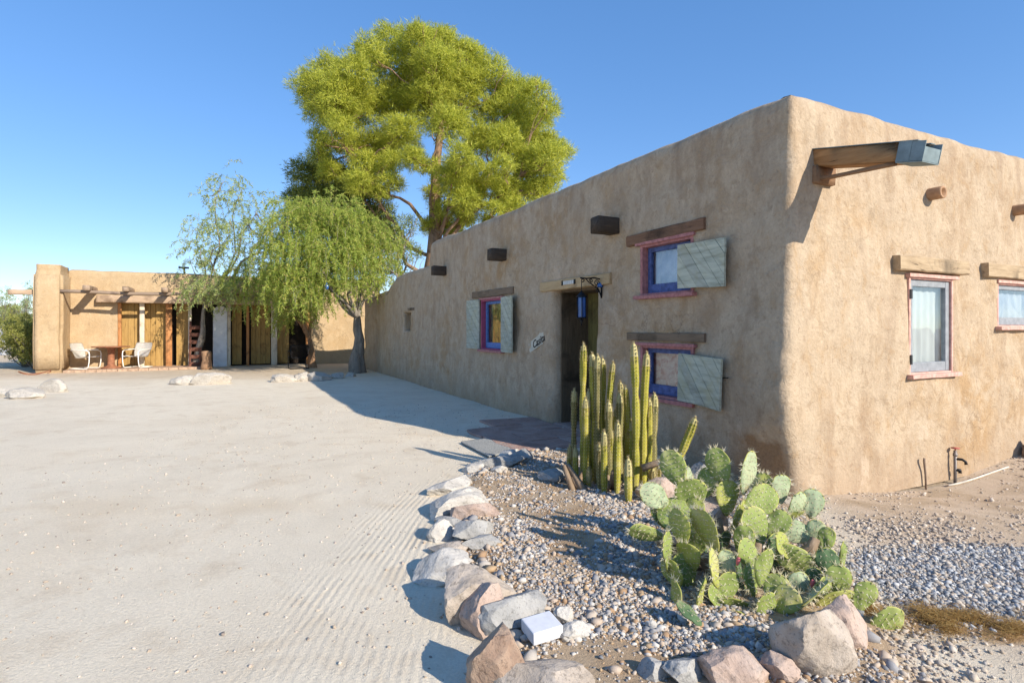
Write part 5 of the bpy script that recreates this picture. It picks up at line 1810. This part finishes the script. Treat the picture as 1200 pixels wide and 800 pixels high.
pb = G(420, 437)
weeping('pepper tree with drooping green foliage on a thick grey trunk beside the shaded wall', pb, P(419, 372, pb.y), [
    (395, 270, 18.4, .5), (425, 285, 19.2, .45), (360, 290, 18.0, .5), (330, 275, 18.2, .4), (445, 300, 19.3, .35), (380, 320, 17.6, .35), (405, 300, 19.6, .35)], [
    (400, 252, 26, 18.5, 80, 1.1), (370, 250, 26, 18.3, 80, 1.2), (342, 262, 24, 18.2, 70, 1.3), (455, 285, 14, 19.3, 30, 1.0), (448, 330, 12, 19.3, 24, .7), (340, 240, 18, 18.6, 30, .8), (420, 268, 24, 18.8, 80, 1.3), (438, 290, 18, 19.2, 55, 1.1), (388, 286, 28, 17.9, 100, 1.4),
    (352, 292, 26, 17.9, 90, 1.6), (326, 284, 22, 18.2, 60, 1.3), (408, 304, 24, 18.3, 80, 1.3), (430, 312, 16, 18.9, 45, 1.0), (372, 318, 26, 17.6, 90, 1.3), (345, 322, 20, 17.8, 70, 1.3),
    (450, 305, 12, 19.3, 25, .9), (360, 345, 18, 17.5, 45, .9), (330, 318, 16, 18.0, 40, 1.0), (390, 240, 22, 19.2, 45, .9), (424, 330, 14, 18.4, 35, .7)],
    .105, .0105, 'pepper', 'bark_grey', .17, .05, 4)
pb2 = G(368, 431)
weeping('slender brown stemmed pepper tree behind the white boulders, leaves hanging low', pb2, P(362, 395, pb2.y), [
    (345, 340, 20.8, .6), (378, 335, 21.3, .5), (320, 320, 20.6, .5), (300, 300, 20.4, .45)], [
    (345, 335, 24, 20.6, 70, 1.3), (322, 318, 22, 20.5, 60, 1.3), (300, 318, 22, 20.3, 55, 1.4), (375, 330, 20, 21.0, 55, 1.2), (312, 350, 18, 20.3, 40, .9), (345, 365, 16, 20.4, 45, .9)],
    .105, .0105, 'pepper', 'bark_brown', .13, .05, 4, stems=1)
pb3 = G(228, 431)
weeping('wispy pale leaved tree with thin airy branches in front of the porch', pb3, P(240, 360, pb3.y), [
    (255, 225, 20.6, .5), (285, 220, 21.0, .45), (300, 250, 20.6, .5), (235, 290, 20.4, .4), (330, 270, 20.2, .7), (255, 345, 20.2, .35), (222, 300, 20.8, .35), (270, 260, 20.3, .4)], [
    (310, 262, 20, 20.4, 26, 1.0), (318, 290, 18, 20.3, 24, .9), (300, 275, 20, 20.4, 24, 1.0), (262, 212, 20, 20.7, 20, .8), (245, 230, 16, 20.7, 14, .9), (285, 232, 20, 20.8, 20, 1.0), (300, 255, 18, 20.5, 22, 1.0), (250, 262, 22, 20.4, 26, 1.1), (272, 268, 22, 20.4, 28, 1.1),
    (236, 290, 18, 20.4, 20, 1.0), (262, 298, 22, 20.3, 24, 1.0), (292, 290, 18, 20.4, 22, .9), (228, 310, 14, 20.6, 18, 1.1), (244, 335, 16, 20.3, 30, 1.0), (262, 340, 14, 20.2, 26, .8), (232, 345, 10, 20.3, 18, .7), (282, 335, 14, 20.3, 22, .8)],
    (.14), .014, 'wispy', 'bark_grey', .11, .065, 3, 1, name='acacia_tree')

b = bmesh.new(); add_lathe(b, [(.0, -.09), (.05, -.07), (.06, 0), (.05, .06), (.015, .09), (.012, .14)], 14)
o = obj('hanging_ornament', b, M['blueglass'], None, True, P(383, 336, 17.1)); tag(o, 'tiny blue glass ornament hanging in the pepper tree foliage', 'ornament')

# shrubs past the wing wall


def shrub(label, x, y, rad, h, sd, mat='creosote', n=900, name='desert_shrub', bare=0.0):
    t = empty(name, (x, y, 0)); tag(t, label, 'shrub', 'desert shrubs beyond the wing wall')
    r = random.Random(sd)
    b = bmesh.new(); ends = []
    for i in range(16):
        a = r.uniform(0, 6.28); s = r.uniform(.2, 1) * rad
        e = Vector((math.cos(a) * s, math.sin(a) * s, h * r.uniform(.6, 1)))
        pts_ = limb_pts((0, 0, -.05), e, sd * 7 + i, .15, 6)
        add_tube(b, pts_, [.022 - .0028 * q for q in range(7)], 5)
        ends += pts_[3:]
        for _ in range(3):
            e2 = e + Vector((r.gauss(0, .25), r.gauss(0, .25), r.gauss(.05, .2)))
            add_tube(b, [pts_[4], (pts_[4] + e2) / 2 + Vector((0, 0, .05)), e2], [.010, .008, .005], 4); ends.append(e2)
    obj('stem', b, M['bark_grey'], t)
    V, F = tufts([(e, .16 + .10 * r.random()) for e in ends if r.random() > bare], n, .10, .014, 3, .2, .9, .3)
    obj('foliage', np_mesh('foliage', V, F, 3), M[mat], t, False)


shrub('bushy creosote shrub pressed against the side of the wing wall', -16.9, 20.0, .9, 1.55, 1)
shrub('broad creosote shrub at the left picture edge', -18.6, 21.5, 1.1, 1.7, 2)
shrub('low twiggy shrub in front of the pale far wall', -20.2, 24.5, 1.0, 1.4, 3)
shrub('tall thin shrub rising behind the pale far wall', -26.5, 30.0, 1.8, 3.6, 4, 'wispy', 300, bare=.5)
shrub('tall sparse shrub just left of the wing wall top', -24.0, 29.0, 1.3, 3.2, 5, 'wispy', 300, bare=.5)
shrub('dark green shrub far behind the pale wall', -29.5, 34.0, 2.0, 2.6, 6, 'creosote', 500)
shrub('olive shrub far beyond the first bushes', -33.0, 36.5, 2.0, 2.9, 7, 'creosote', 500)
b = bmesh.new(); box_lohi(b, (-45, 31.0, -.1), (-21.5, 31.25, 1.75), .03)
for v in b.verts: v.co.z += .05 * noise.noise(v.co)
o = obj('garden_wall', b, M['whitewash'], None, False); tag(o, 'low pale wall glimpsed behind the desert shrubs', 'wall')

# ------------------------------------------------------------------ light, sky, camera
w = bpy.data.worlds.new('World'); scene.world = w; w.use_nodes = True
nt = w.node_tree; nt.nodes.clear()
sky = nt.nodes.new('ShaderNodeTexSky'); sky.sky_type = 'NISHITA'; sky.sun_disc = False
sky.sun_elevation = SUN_EL; sky.sun_rotation = math.atan2(SUN_DIR.x, SUN_DIR.y)
sky.altitude = 1500; sky.air_density = .85; sky.dust_density = .0; sky.ozone_density = 2.4
bg = nt.nodes.new('ShaderNodeBackground'); bg.inputs[1].default_value = .128
wo = nt.nodes.new('ShaderNodeOutputWorld')
hs = nt.nodes.new('ShaderNodeHueSaturation'); hs.inputs['Saturation'].default_value = 1.1
nt.links.new(sky.outputs[0], hs.inputs['Color']); 
# the photograph's sky is flatter and bluer than the clear-air model: compress its range, keep its direction
sc_ = nt.nodes.new('ShaderNodeVectorMath'); sc_.operation = 'SCALE'; sc_.inputs['Scale'].default_value = .227
gm = nt.nodes.new('ShaderNodeGamma'); gm.inputs['Gamma'].default_value = .55
h2 = nt.nodes.new('ShaderNodeHueSaturation'); h2.inputs['Saturation'].default_value = 1.42; h2.inputs['Hue'].default_value = .512; h2.inputs['Value'].default_value = 3.6
nt.links.new(hs.outputs[0], sc_.inputs[0]); nt.links.new(sc_.outputs[0], gm.inputs['Color'])
nt.links.new(gm.outputs[0], h2.inputs['Color']); nt.links.new(h2.outputs[0], bg.inputs[0]); nt.links.new(bg.outputs[0], wo.inputs[0])
ld = bpy.data.lights.new('sun', 'SUN'); ld.energy = 3.25; ld.angle = R(.5); ld.color = (1, .91, .78)
lo = bpy.data.objects.new('sun', ld); lo.rotation_euler = (-SUN_DIR).to_track_quat('-Z', 'Y').to_euler(); lo.location = (20, -20, 20); COL.objects.link(lo)

cd = bpy.data.cameras.new('camera'); cam = bpy.data.objects.new('camera', cd); COL.objects.link(cam)
cam.location = (0, 0, CAM); cam.rotation_euler = (R(90), 0, 0)
cd.sensor_width = 36; cd.lens = 36 * FOC / 1200; cd.shift_y = -16 / 1200; cd.clip_start = .05; cd.clip_end = 3000
scene.camera = cam
vs = scene.view_settings
vs.view_transform = 'Standard'; vs.look = 'None'; vs.gamma = 1; vs.use_curve_mapping = False; vs.exposure = 1.09
scene.render.engine = 'CYCLES'
scene.cycles.use_denoising = True
scene.cycles.max_bounces = 8; scene.cycles.diffuse_bounces = 4; scene.cycles.transparent_max_bounces = 12
